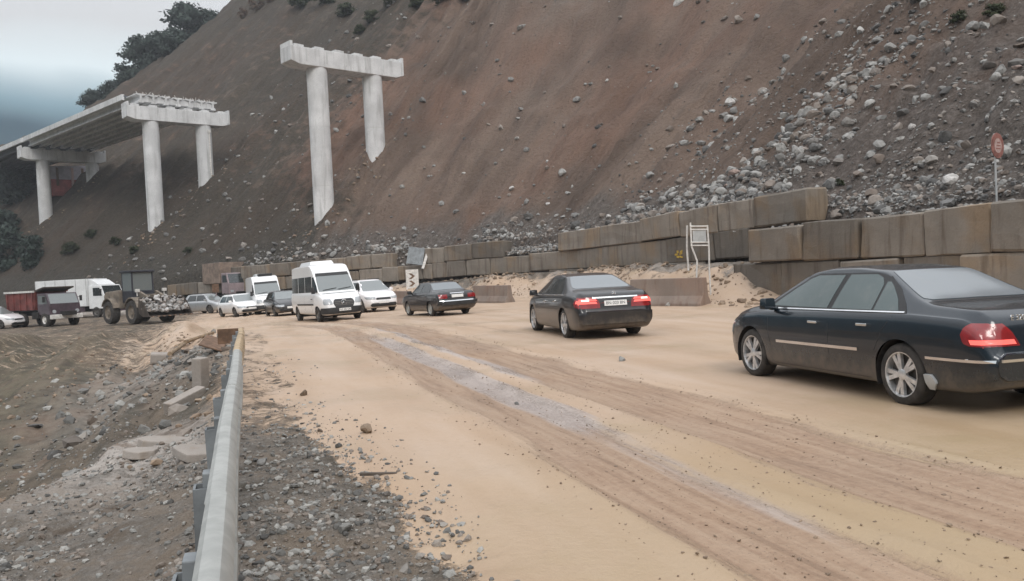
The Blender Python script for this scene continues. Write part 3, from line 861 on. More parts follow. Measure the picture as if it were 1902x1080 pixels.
# turned back end
e = rail_xyz(18.2, .55) - rail.location
m = MB(); pts = []
for k in range(7):
    a = k / 6 * math.pi * .55
    pts.append(e + Vector((NV[0], NV[1], 0)) * (-.20 * (1 - math.cos(a)) - .22 * max(0, k - 4) / 2) + Vector((DV[0], DV[1], 0)) * (.22 * math.sin(a)))
for a, b in zip(pts[:-1], pts[1:]):
    d = b - a; mid = (a + b) / 2
    m.box(mid, (d.length + .03, .04, .31), Matrix.Rotation(math.atan2(d.y, d.x), 3, 'Z'))
o = m.build('end_piece', M['rust'], rail, bevel=.008); o['label'] = 'dark rusty end piece bent back'
for k, u in enumerate([-4.1, -2.1, -.1, 1.6, 3.0, 4.35, 6.1, 7.7, 9.6, 11.4, 13.3, 15.2, 17.2]):
    p = rail_xyz(u, 0); g = gz(p.x - .1, p.y) - .5
    mb = MB()
    nn = Vector((NV[0], NV[1], 0)); tt = Vector((DV[0], DV[1], 0)); rot = Matrix.Rotation(math.atan2(NV[1], NV[0]) + .02 * math.sin(k * 3), 3, 'Z') @ Matrix.Rotation(.03 * math.sin(k * 5.1), 3, 'Y')
    hgt = .63 - g
    c = p + nn * (-.14) - rail.location + Vector((0, 0, g + hgt / 2))
    mb.box(c, (.012, .12, hgt), rot)
    mb.box(c + nn * .055 + tt * .06, (.11, .012, hgt), rot)
    mb.box(c + nn * .055 - tt * .06, (.11, .012, hgt), rot)
    link('post', mb.mesh('post', M['galv_dark']), rail)
    sp = MB(); sp.box(p + nn * (-.065) - rail.location + Vector((0, 0, .58)), (.06, .10, .24), rot)
    link('spacer', sp.mesh('spacer', M['galv_dark'], bevel=.006), rail)
    bl = MB(); q = p + nn * .022 - rail.location + Vector((0, 0, .595)); bl.tube(q, q + nn * .018, .018, n=8)
    link('bolt', bl.mesh('bolt', M['rust']), rail)

# ------------------------------------------------------------------ viaduct
PDIR = math.atan2(.7, .7)
def pier(cx, cy, ztop, ang, label, cols, capL=12.4, r=.9, pipe=False, cap_h=1.55):
    t = thing('bridge_pier', label, 'bridge pier', (cx, cy, 0), ang, 'tall concrete piers of the unfinished viaduct')
    zc = ztop - cap_h
    for cxo in cols:
        wx, wy = cx + cxo * math.cos(ang), cy + cxo * math.sin(ang)
        dd, arc = w_dist([wx], [wy])
        gzv = float(hill_surface(arc, np.abs(dd))[0]) - 3.0
        mb = MB(); segs = max(2, int((zc - gzv) / 4.5)); n = 28; vs = []; fs = []
        for i in range(segs + 1):
            z0_ = gzv + (zc - gzv) * i / segs
            for q, (zz, rr) in enumerate(((z0_ - .05, r), (z0_ - .04, r * .985), (z0_ + .04, r * .985), (z0_ + .05, r)) if 0 < i < segs else ((z0_, r),)):
                vs.append([(cxo + rr * math.cos(2 * math.pi * k / n), rr * math.sin(2 * math.pi * k / n), zz) for k in range(n)])
        rings = len(vs); vv = [p for ring in vs for p in ring]
        for i in range(rings - 1):
            for k in range(n): fs.append((i * n + k, i * n + (k + 1) % n, (i + 1) * n + (k + 1) % n, (i + 1) * n + k))
        mb.add(vv, fs); mb.build('column', M['pier'], t, smooth=True, angle=18)
        if pipe and cxo > 0:
            pb = MB(); pb.tube((cxo + .3, -r * 1.02, gzv), (cxo + .3, -r * 1.02, zc - .6), .09, n=8); pb.box((cxo + .3, -r * 1.0, zc - .75), (.34, .3, .3))
            pb.build('drain_pipe', M['steelwhite'], t)
    cb = MB()
    prof = [(-capL / 2, ztop), (-capL / 2, ztop - cap_h * .82), (-capL / 2 + .9, zc), (capL / 2 - .9, zc), (capL / 2, ztop - cap_h * .82), (capL / 2, ztop)]
    cb.prism(prof, -.95, .95); cb.build('cap_beam', M['pier'], t, bevel=.05)
    for s in (-1, 1):
        ws = MB(); ws.box((s * (capL / 2 - .12), 0, ztop + .20), (.22, 1.9, .42)); ws.build('end_stop', M['pier'], t, bevel=.02)
    for k in range(6):
        x = -capL / 2 + .9 + (capL - 1.8) * k / 5
        pb = MB(); pb.box((x, 0, ztop + .11), (.95, 1.6, .22)); pb.box((x, 0, ztop + .26), (.6, 1.2, .08))
        pb.build('bearing_block', M['pier'], t, bevel=.02)
        jb = MB(); jb.box((x + .62, -.965, ztop - cap_h * .42), (.10, .05, cap_h * .7)); jb.build('formwork_rib', M['pier'], t)
    return t
pier(-14.4, 78.0, 22.2, R(42.3), 'two column concrete pier standing alone on the brown slope, nearest of three', (-2.95, 2.9), 11.9, .92)
pier(-38.2, 99.0, 22.35, R(42), 'concrete pier in the middle, carrying the white girder ends of the deck', (-3.15, 3.0), 11.9, .90, pipe=True)
pier(-66.6, 127.0, 22.95, R(44.5), 'farthest concrete pier under the dark deck at left', (-2.8, 4.1), 11.8, .92)

pa, pb_ = Vector((-38.5, 99.3, 0)), Vector((-67.0, 127.4, 0))
dv = (pb_ - pa).normalized(); L1 = (pb_ - pa).length
deck = thing('viaduct_deck', 'long unfinished viaduct deck on girders, dark underneath, running off to the left', 'bridge deck', pa[:], math.atan2(dv.y, dv.x))
deck.rotation_euler = (0, -.015, math.atan2(dv.y, dv.x))
ZD = 22.80
for k in range(7):
    y = 4.3 - 8.6 * k / 6
    for a, b in ((-.55, L1 - .3), (L1 + .1, L1 + 36), (L1 + 36.3, L1 + 72)):
        g = MB()
        prof = [(y - .30, ZD), (y - .30, ZD + .18), (y - .11, ZD + .32), (y - .11, ZD + .76), (y - .52, ZD + .88), (y - .52, ZD + 1.0),
                (y + .52, ZD + 1.0), (y + .52, ZD + .88), (y + .11, ZD + .76), (y + .11, ZD + .32), (y + .30, ZD + .18), (y + .30, ZD)]
        g.prism(prof, a + .02 * k, b, axis='x')
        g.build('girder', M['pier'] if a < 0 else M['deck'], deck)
for a, b in ((2.4, L1 - .3), (L1 + .1, L1 + 72)):
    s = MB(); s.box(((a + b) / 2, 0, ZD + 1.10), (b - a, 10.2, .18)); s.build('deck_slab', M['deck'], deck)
    for sgn in (-1, 1):
        s = MB(); s.box(((a + b) / 2, sgn * 5.15, ZD + .98), (b - a, .30, .66)); s.build('edge_beam', M['pier'], deck, bevel=.03)
for k in range(6):
    d_ = MB(); d_.box((-.15, 4.3 - 8.6 * (k + .5) / 6, ZD + .46), (.3, 1.2, .62)); d_.build('diaphragm', M['pier'], deck)
rng = random.Random(5)
for k in range(16):
    yy = 4.6 - 9.2 * k / 15
    rb = MB()
    for q in range(3): rb.tube((-.3 + .3 * q, yy + rng.uniform(-.1, .1), ZD + .95), (-.3 + .3 * q + rng.uniform(-.2, .2), yy + rng.uniform(-.2, .2), ZD + .98 + rng.uniform(.1, .32)), .03, n=5)
    rb.build('rebar', M['steelwhite'], deck)

# ------------------------------------------------------------------ car bodies
def prof(pts, xs, sig):
    px = [p[0] for p in pts]; pz = [p[1] for p in pts]; L = px[-1]
    out = np.zeros_like(xs); w = 0
    s_ = np.minimum(sig, np.minimum(xs - px[0], L - xs) * .5 + 1e-4)
    for k in np.linspace(-2, 2, 17):
        g = math.exp(-.5 * k * k); out += g * np.interp(xs + k * s_, px, pz); w += g
    return out / w
def cr_ring(P, per=5):
    n = P.shape[1]; out = []
    for i in range(n - 1):
        a = P[:, max(i - 1, 0)]; b = P[:, i]; c = P[:, i + 1]; d = P[:, min(i + 2, n - 1)]
        for t in np.arange(per) / per:
            v = .5 * (2 * b + (c - a) * t + (2 * a - 5 * b + 4 * c - d) * t * t + (3 * b - a - 3 * c + d) * t ** 3)
            out.append(v)
    out.append(P[:, -1]); return np.stack(out, 1)

class Car:
    def __init__(s, name, label, cat, spec, pmat, loc, rz, group=None):
        s.sp = sp = spec; s.L = sp['L']; s.wb = sp['wb']; s.ro = sp['ro']; s.mat = pmat
        s.x0 = s.ro + s.wb / 2
        s.root = thing(name, label, cat, loc, rz, group)
        N = sp.get('N', 150)
        xs = np.unique(np.concatenate([np.linspace(0, s.L, N), [.012, .03, .06, s.L - .012, s.L - .03, s.L - .06]]))
        sig = sp.get('sig', .07)
        top = prof(sp['top'], xs, sig); belt = np.minimum(prof(sp['belt'], xs, .1), top - .012); bot = prof(sp['bot'], xs, .05)
        hw = prof(sp['plan'], xs, .08) * sp['W'] / 2
        gw1 = sp.get('gw', .72)
        h = top - belt; f = np.clip(h / .45, 0, 1)
        g1 = hw * ((1 - f) * .90 + f * gw1)
        lh = belt - bot
        van = sp.get('van', False)
        e1, e2 = (.90, .96) if van else (.84, .945)
        r1, r2 = (.965, .86) if van else (.93, .74)
        Z = np.zeros_like(xs)
        P = np.stack([np.stack(q, -1) for q in [
            (Z, bot), (.5 * hw, bot), (.84 * hw, bot), (.945 * hw, bot + .05 * np.minimum(1, lh / .3)), (.978 * hw, bot + .24 * lh), (1.0 * hw, bot + .5 * lh),
            (.998 * hw, bot + .72 * lh), (.982 * hw, bot + .90 * lh), (.955 * hw, bot + .985 * lh), (.93 * hw, belt + .04 * h),
            (.93 * hw * .55 + g1 * .45, belt + .42 * h), (g1, belt + e1 * h), (g1 * r1, belt + e2 * h), (g1 * r2, belt + .985 * h), (g1 * .4, top - .002), (Z, top)]], 1)
        ring = cr_ring(P, sp.get('per', 4))           # (N, K, 2)
        n, K = ring.shape[:2]
        right = ring.copy(); right[:, :, 0] *= -1
        full = np.concatenate([ring, right[:, -2:0:-1]], 1)
        kk = full.shape[1]
        V = np.concatenate([np.repeat((xs - s.x0)[:, None], kk, 1)[..., None], full], -1).reshape(-1, 3)
        idx = np.arange(n * kk).reshape(n, kk)
        F = np.stack([idx[:-1], np.roll(idx[:-1], -1, 1), np.roll(idx[1:], -1, 1), idx[1:]], -1).reshape(-1, 4)
        keep = np.ones(len(F), bool); s.Ra = sp['wr'] * 1.13
        cen = V[F].mean(1)
        HW = sp['W'] / 2
        for cx in (-s.wb / 2, s.wb / 2):
            keep &= ~((np.hypot(cen[:, 0] - cx, cen[:, 2] - sp['wr']) < s.Ra) & (np.abs(cen[:, 1]) > .55 * HW))
        rem = np.unique(F[~keep]); kp = np.unique(F[keep]); bd = np.intersect1d(rem, kp)
        for cx in (-s.wb / 2, s.wb / 2):
            m = bd[(np.abs(V[bd, 0] - cx) < s.Ra * 1.4) & (np.abs(V[bd, 1]) > .62 * HW)]
            dx, dz = V[m, 0] - cx, V[m, 2] - sp['wr']; l = np.hypot(dx, dz) + 1e-9
            V[m, 0] = cx + dx / l * s.Ra; V[m, 2] = sp['wr'] + dz / l * s.Ra
        s.V = V; Fk = F[keep]
        ends = [[idx[0, i] for i in range(kk)], [idx[-1, i] for i in range(kk)][::-1]]
        me = bpy.data.meshes.new('body')
        me.from_pydata(V.tolist(), [], Fk.tolist() + [list(map(int, e)) for e in ends])
        for p in me.polygons: p.use_smooth = len(p.vertices) == 4
        me.materials.append(pmat); me.validate()
        s.body = link('body', me, s.root)
        s.bvh = BVHTree.FromPolygons([Vector(v) for v in V], F.tolist() + [list(map(int, e)) for e in ends])
        # wheel housings and floor
        ub = MB()
        for cx in (-s.wb / 2, s.wb / 2):
            for sg in (-1, 1):
                vs = []; m_ = 18
                for y in (HW * .965, HW * .42):
                    for k in range(m_ + 1):
                        a = math.pi * (-.12 + 1.24 * k / m_); vs.append((cx + s.Ra * math.cos(a), sg * y, sp['wr'] + s.Ra * math.sin(a)))
                fs = [(k, k + 1, m_ + 2 + k, m_ + 1 + k) for k in range(m_)] + [tuple(range(m_ + 1, 2 * m_ + 2))]
                ub.add(vs, fs)
        ub.box((0, 0, sp['clr'] + .10), (s.L * .86, HW * 1.2, .16))
        ub.build('underbody', M['under'], s.root)
    def cast(s, plane, a, b):
        if plane == 'left': o, d = (a, 4, b), (0, -1, 0)
        elif plane == 'right': o, d = (a, -4, b), (0, 1, 0)
        elif plane == 'rear': o, d = (-8, a, b), (1, 0, 0)
        elif plane == 'front': o, d = (8, a, b), (-1, 0, 0)
        else: o, d = (b, a, 6), (0, 0, -1)            # top: a = y, b = x
        h = s.bvh.ray_cast(Vector(o), Vector(d))
        if h[0] is None:
            q = {'left': (a, s.sp['W'] / 2, b), 'right': (a, -s.sp['W'] / 2, b), 'rear': (-s.x0, a, b), 'front': (s.L - s.x0, a, b)}.get(plane, (b, a, s.sp['top'][len(s.sp['top']) // 2][1]))
            h = s.bvh.find_nearest(Vector(q))
        p, nrm = h[0], h[1]
        if nrm.dot(Vector(d)) > 0: nrm = -nrm
        return p, nrm
    def decal(s, name, plane, rows, mat, off=.004, m=8, n=10, depth=.03, parent=None, smooth=True):
        """rows: (b, a0, a1) outline rows in the projection plane; laid on the body as a thin shaped panel"""
        bs = [r[0] for r in rows]; bb = np.linspace(bs[0], bs[-1], n + 1)
        order = np.argsort(bs); bs_ = np.array(bs)[order]
        A0 = np.interp(bb, bs_, np.array([r[1] for r in rows])[order]); A1 = np.interp(bb, bs_, np.array([r[2] for r in rows])[order])
        top, low = [], []
        for i in range(n + 1):
            for j in range(m + 1):
                p, nr = s.cast(plane, A0[i] + (A1[i] - A0[i]) * j / m, bb[i])
                top.append(p + nr * off); low.append(p - nr * depth)
        c = m + 1
        fs = [(i * c + j, i * c + j + 1, (i + 1) * c + j + 1, (i + 1) * c + j) for i in range(n) for j in range(m)]
        T = len(top)
        per = [j for j in range(m + 1)] + [i * c + m for i in range(1, n + 1)] + [n * c + j for j in range(m - 1, -1, -1)] + [i * c for i in range(n - 1, 0, -1)]
        fs += [(a, b, T + b, T + a) for a, b in zip(per, per[1:] + per[:1])]
        me = bpy.data.meshes.new(name); me.from_pydata([tuple(p) for p in top + low], [], fs)
        nf = n * m
        bm = bmesh.new(); bm.from_mesh(me); bmesh.ops.recalc_face_normals(bm, faces=bm.faces)
        if smooth:
            for f in bm.faces: f.smooth = True
            for e in bm.edges:
                if len(e.link_faces) == 2 and e.calc_face_angle(0) > .7: e.smooth = False
        bm.to_mesh(me); bm.free()
        me.materials.append(mat)
        return link(name, me, parent or s.root)
    def both(s, name, rows, mat, **k):
        return [s.decal(name, pl, rows, mat, **k) for pl in ('left', 'right')]
    def strip(s, name, plane, pts, w, mat, **k):
        """thin strip along a polyline (a,b): rows run along b when the line is steep"""
        out = []
        rows = [(p[0], p[1] - w / 2, p[1] + w / 2) for p in pts]
        return rows
    def hstrip(s, name, plane, a0, a1, b0, b1, w, mat, off=.012, n=14, parent=None):
        """nearly horizontal strip from (a0,b0) to (a1,b1)"""
        m = 10; vs = []; 
        for j in range(m + 1):
            a = a0 + (a1 - a0) * j / m; b = b0 + (b1 - b0) * j / m
            for q in (-.5, .5):
                p, nr = s.cast(plane, a, b + q * w); vs.append((p, nr))
        top = [p + nr * off for p, nr in vs]; low = [p - nr * .03 for p, nr in vs]
        T = len(top); fs = [(2 * j, 2 * j + 2, 2 * j + 3, 2 * j + 1) for j in range(m)]
        per = [2 * j for j in range(m + 1)] + [2 * j + 1 for j in range(m, -1, -1)]
        fs += [(x, y, T + y, T + x) for x, y in zip(per, per[1:] + per[:1])]
        mb = MB(); mb.add(top + low, fs); return mb.build(name, mat, parent or s.root)
    def seam(s, plane, pts, w=.008, name='door_seam'):
        """dark panel gap along a polyline of (a,b)"""
        mb = MB()
        for (a0, b0), (a1, b1) in zip(pts[:-1], pts[1:]):
            l = math.hypot(a1 - a0, b1 - b0); na, nb = -(b1 - b0) / l * w / 2, (a1 - a0) / l * w / 2
            m = max(2, int(l / .12)); vs = []
            for j in range(m + 1):
                t = j / m; a, b = a0 + (a1 - a0) * t, b0 + (b1 - b0) * t
                for sg in (-1, 1):
                    p, nr = s.cast(plane, a + sg * na, b + sg * nb); vs.append(p + nr * .0022)
            mb.add(vs, [(2 * j, 2 * j + 2, 2 * j + 3, 2 * j + 1) for j in range(m)])
        return mb.build(name, M['black'], s.root)
    def wheels(s, style='twin5', rimmat=None, steer=0):
        wr = s.sp['wr']; tw = s.sp.get('tw', .21); rr = wr * s.sp.get('rimf', .70); yo = s.sp['W'] / 2 - .035
        key = ('w', wr, tw, rr, style)
        t = MB(); h = tw
        t.lathe_y([(rr * .98, -h), (rr, -h + .005), (wr * .93, -h + .01), (wr * .985, -h + .03), (wr, -h * .7), (wr, -h * .3), (wr * .985, -.03), (wr * .93, -.008), (rr * 1.03, 0), (rr, -.012), (rr * .98, -.05)], 40)
        tm = t.mesh('wheel', M['tyre'], smooth=True, angle=50)
        d = MB(); d.lathe_y([(rr, -.004), (rr * .955, -.006), (rr * .93, -.03), (rr * .92, -.10)], 40)
        if style == 'steel':
            d.lathe_y([(rr * .93, -.05), (rr * .75, -.03), (rr * .55, -.045), (rr * .30, -.03), (rr * .22, -.012), (0.001, -.010)], 30)
        else:
            ns = {'twin5': 5, 'five': 5, 'ten': 10}[style]
            for k in range(ns):
                a = 2 * math.pi * k / ns + .3
                for q in ((-.30, .30) if style == 'twin5' else (0,)):
                    ang = a + q * .62; w = rr * (.17 if style == 'twin5' else (.26 if ns == 5 else .12))
                    ca, sa = math.cos(ang), math.sin(ang); c0, s0_ = math.cos(a + q * .25), math.sin(a + q * .25)
                    r0, r1 = rr * .16, rr * .95
                    A = Vector((c0 * r0, 0, s0_ * r0)); B = Vector((ca * r1, 0, sa * r1)); dirv = (B - A).normalized(); pp = Vector((-dirv.z, 0, dirv.x))
                    vs = [A + pp * w * .45 + Vector((0, -.018, 0)), A - pp * w * .45 + Vector((0, -.018, 0)), B - pp * w * .62 + Vector((0, -.022, 0)), B + pp * w * .62 + Vector((0, -.022, 0))]
                    vs2 = [v + Vector((0, -.035, 0)) for v in vs]
                    d.add(vs + vs2, [(0, 1, 2, 3), (4, 5, 1, 0), (5, 6, 2, 1), (6, 7, 3, 2), (7, 4, 0, 3)])
            d.lathe_y([(rr * .26, -.05), (rr * .25, -.016), (rr * .15, -.008), (.001, -.008)], 20)
        rm = d.mesh('rim', rimmat or M['rim'], smooth=True, angle=30)
        bk = MB(); bk.lathe_y([(rr * .93, -.085), (rr * .6, -.09), (.001, -.085)], 24)
        bm_ = bk.mesh('brake_disc', M['rimdark'])
        for cx in (-s.wb / 2, s.wb / 2):
            for sg in (1, -1):
                w = link('wheel', tm, s.root); w.location = (cx, sg * yo, wr)
                w.rotation_euler = (0, random.uniform(0, 1.2), (0 if sg > 0 else math.pi) + (steer if cx > 0 else 0))
                for nm, mm in (('rim', rm), ('brake_disc', bm_)): link(nm, mm, w)
    def plate(s, plane, zc, text=None, w=.52, h=.115, y=0, off=.012):
        p, nr = s.cast(plane, y, zc); sg = -1 if plane == 'rear' else 1
        m = MB(); m.box((0, 0, 0), (.014, w, h)); o = m.build('number_plate', M['plate'], s.root, bevel=.004)
        o.location = p + Vector((sg * off, 0, 0)); tilt = math.asin(max(-.6, min(.6, nr.z))); o.rotation_euler = (0, -sg * tilt, 0)
        if text: s.text('plate_text', text, h * .82, M['ink'], o, (sg * .0085, 0, 0), plane)
        return o
    def text(s, name, txt, size, mat, parent, loc, plane, extrude=.001):
        cu = bpy.data.curves.new(name, 'FONT'); cu.body = txt; cu.size = size; cu.extrude = extrude; cu.align_x = 'CENTER'; cu.align_y = 'CENTER'
        tmp = bpy.data.objects.new(name, cu); COL.objects.link(tmp)
        dg = bpy.context.evaluated_depsgraph_get(); me = bpy.data.meshes.new_from_object(tmp.evaluated_get(dg))
        bpy.data.objects.remove(tmp); me.materials.clear(); me.materials.append(mat)
        o = link(name, me, parent); o.location = loc
        o.rotation_euler = (math.pi / 2, 0, -math.pi / 2 if plane == 'rear' else math.pi / 2)
        return o
    def mirrors(s, x, z, mat=None, w=.20, h=.14, out=.13):
        for pl, sg in (('left', 1), ('right', -1)):
            p, nr = s.cast(pl, x, z - .06)
            m = MB(); c = Vector((x - .02, p.y + sg * out, z + .02))
            m.box(c, (.11, w, h), Matrix.Rotation(sg * .25, 3, 'Z'), (.8, .9)); m.box(Vector((x, p.y + sg * .03, z - .045)), (.09, .12, .045))
            m.build('wing_mirror', mat or s.mat, s.root, smooth=True, bevel=.03)
    def handle(s, plane, x, z, mat=None, w=.17):
        p, nr = s.cast(plane, x, z); sg = 1 if plane == 'left' else -1
        m = MB(); m.box(p + Vector((0, sg * .030, 0)), (w, .018, .028)); m.box(p + Vector((w * .42, sg * .012, 0)), (.025, .04, .026)); m.box(p + Vector((-w * .42, sg * .012, 0)), (.025, .04, .026))
        m.build('door_handle', mat or M['chrome'], s.root, bevel=.006)

def set_wheels(px_r, px_f, wb, yo):
    """pose from the ground contacts of the rear and front left wheels"""
    a, b = hit_ground(*px_r), hit_ground(*px_f)
    hd = math.atan2(b[1] - a[1], b[0] - a[0]); c = (a + b) / 2
    cx = c[0] + yo * math.sin(hd); cy = c[1] - yo * math.cos(hd)
    return (cx, cy, gz(cx, cy)), hd
def seat(car_root, wb, tr):
    """rest a vehicle on the four ground heights under its wheels"""
    x, y, _ = car_root.location; h = car_root.rotation_euler.z; c, s_ = math.cos(h), math.sin(h)
    z = {}
    for a in (-1, 1):
        for b in (-1, 1):
            lx, ly = a * wb / 2, b * tr; z[a, b] = gz(x + c * lx - s_ * ly, y + s_ * lx + c * ly)
    zf, zr = (z[1, 1] + z[1, -1]) / 2, (z[-1, 1] + z[-1, -1]) / 2; zl, zri = (z[1, 1] + z[-1, 1]) / 2, (z[1, -1] + z[-1, -1]) / 2
    car_root.location.z = (zf + zr) / 2 - .015
    car_root.rotation_euler = (math.atan2(zl - zri, 2 * tr), -math.atan2(zf - zr, wb), h)

SEDAN = dict(L=4.82, W=1.82, wb=2.854, ro=1.10, wr=.325, clr=.17, tw=.225, rimf=.72,
    top=[(0, .60), (.03, .66), (.07, .93), (.14, 1.00), (.5, 1.03), (.80, 1.05), (1.05, 1.13), (1.62, 1.405), (2.1, 1.452), (2.6, 1.452), (3.0, 1.40), (3.72, 1.00), (4.1, .94), (4.5, .845), (4.70, .74), (4.78, .66), (4.82, .56)],
    belt=[(0, .57), (.05, .62), (.10, .84), (.2, .92), (1.0, .955), (2.4, .935), (3.7, .905), (4.3, .84), (4.6, .74), (4.75, .62), (4.82, .52)],
    bot=[(0, .36), (.06, .28), (.3, .22), (1.0, .19), (3.8, .19), (4.5, .20), (4.74, .24), (4.82, .34)],
    plan=[(0, .80), (.03, .86), (.10, .92), (.35, .965), (1.0, .99), (2.2, 1.0), (3.6, .995), (4.2, .965), (4.55, .90), (4.72, .80), (4.80, .68), (4.82, .62)], gw=.655, sig=.085)

# ---- near navy sedan
def near_sedan():
    sp = dict(SEDAN); loc, hd = set_wheels((1668, 750), (1403, 699), sp['wb'], sp['W'] / 2 - .04)
    c = Car('sedan', 'dark navy blue sedan nearest the camera, partly cut off at the right edge', 'car', sp, M['navy'], loc, hd, 'dark sedans driving away')
    X = lambda x: x - c.x0
    # side glass
    for pl in ('left', 'right'):
        c.decal('window_surround', pl, [(.955, X(1.02), X(3.62)), (1.03, X(1.08), X(3.52)), (1.20, X(1.28), X(3.22)), (1.33, X(1.52), X(2.96)), (1.372, X(1.75), X(2.78))], M['black'], off=.003, m=24)
        w = c.decal('side_window', pl, [(.975, X(2.33), X(3.50)), (1.05, X(2.32), X(3.40)), (1.20, X(2.29), X(3.15)), (1.31, X(2.27), X(2.93)), (1.348, X(2.26), X(2.78))], M['glass_teal'], off=.006, m=12)
        c.decal('side_window', pl, [(.975, X(1.56), X(2.24)), (1.10, X(1.56), X(2.22)), (1.25, X(1.57), X(2.19)), (1.34, X(1.66), X(2.17)), (1.352, X(1.74), X(2.165))], M['glass_teal'], off=.006)
        c.decal('quarter_window', pl, [(.975, X(1.15), X(1.525)), (1.10, X(1.25), X(1.525)), (1.22, X(1.40), X(1.53)), (1.27, X(1.48), X(1.535))], M['glass_teal'], off=.006, m=6)
        c.hstrip('window_trim', pl, X(1.05), X(3.60), .962, .944, .014, M['chrome'], .010)
        c.hstrip('door_trim', pl, X(1.72), X(3.30), .545, .535, .034, M['chrome'], .012)
        c.hstrip('bumper_trim', pl, X(.015), X(.72), .54, .535, .026, M['chrome'], .012)
        c.seam(pl, [(X(2.24), .24), (X(2.245), .94)]); c.seam(pl, [(X(3.42), .26), (X(3.50), .72), (X(3.52), .92)])
        c.seam(pl, [(X(1.46), .55), (X(1.33), .78), (X(1.20), .93)]); c.seam(pl, [(X(1.56), .25), (X(3.42), .25)])
        c.handle(pl, X(2.50), .81); c.handle(pl, X(1.62), .82)
        # tail lamp wraps the corner
        c.decal('tail_light', pl, [(.675, X(.02), X(.20)), (.70, X(.02), X(.27)), (.78, X(.03), X(.30)), (.85, X(.06), X(.27)), (.885, X(.12), X(.22))], M['tail'], off=.006)
    for sg in (-1, 1):
        t = c.decal('tail_light', 'rear', [(.675, sg * .46, sg * .80), (.72, sg * .48, sg * .82), (.80, sg * .52, sg * .82), (.88, sg * .60, sg * .80)], M['tail'], off=.006)
        t['label'] = 'lit red tail light'
        c.decal('brake_glow', 'rear', [(.692, sg * .50, sg * .78), (.735, sg * .52, sg * .80)], M['tail_lit'], off=.010, parent=t)
        c.decal('head_lamp', 'front', [(.56, sg * .44, sg * .70), (.66, sg * .42, sg * .70)], M['head'], off=.01)
        pl = 'left' if sg > 0 else 'right'
        t2 = c.decal('brake_glow', pl, [(.692, X(.05), X(.19)), (.735, X(.05), X(.21))], M['tail_lit'], off=.010, parent=t)
        c.decal('headlight', pl, [(.57, X(4.55), X(4.74)), (.68, X(4.50), X(4.70))], M['head'], off=.008)
        c.decal('mud_flap', pl, [(.235, X(.66), X(.72)), (.30, X(.60), X(.74)), (.37, X(.66), X(.75))], M['signgrey'], off=.03, m=4, n=5)
    c.decal('rear_window', 'top', [(X(1.60), -.50, .50), (X(1.45), -.545, .545), (X(1.2), -.61, .61), (X(.98), -.665, .665), (X(.92), -.60, .60)][::-1], M['glass_skytint'], off=.005, m=16, n=12)
    c.decal('windscreen', 'top', [(X(3.05), -.52, .52), (X(3.3), -.60, .60), (X(3.6), -.68, .68), (X(3.68), -.60, .60)], M['glass'], off=.005, m=16, n=12)
    c.hstrip('boot_trim', 'rear', -.30, .30, .865, .865, .022, M['chrome'], .012)
    c.hstrip('bumper_trim', 'rear', -.86, .86, .545, .545, .026, M['chrome'], .012)
    c.plate('rear', .74, None)
    p, nr = c.cast('rear', .40, .925)
    c.text('model_badge', 'E 320', .075, M['chrome'], c.root, p + Vector((-.012, 0, 0)), 'rear', .004)
    c.seam('top', [(-.72, X(.20)), (-.70, X(.86)), (.70, X(.86)), (.72, X(.20))], name='boot_seam')
    c.mirrors(X(3.40), .99); c.wheels('twin5'); seat(c.root, sp['wb'], .78)
    return c
near_sedan()

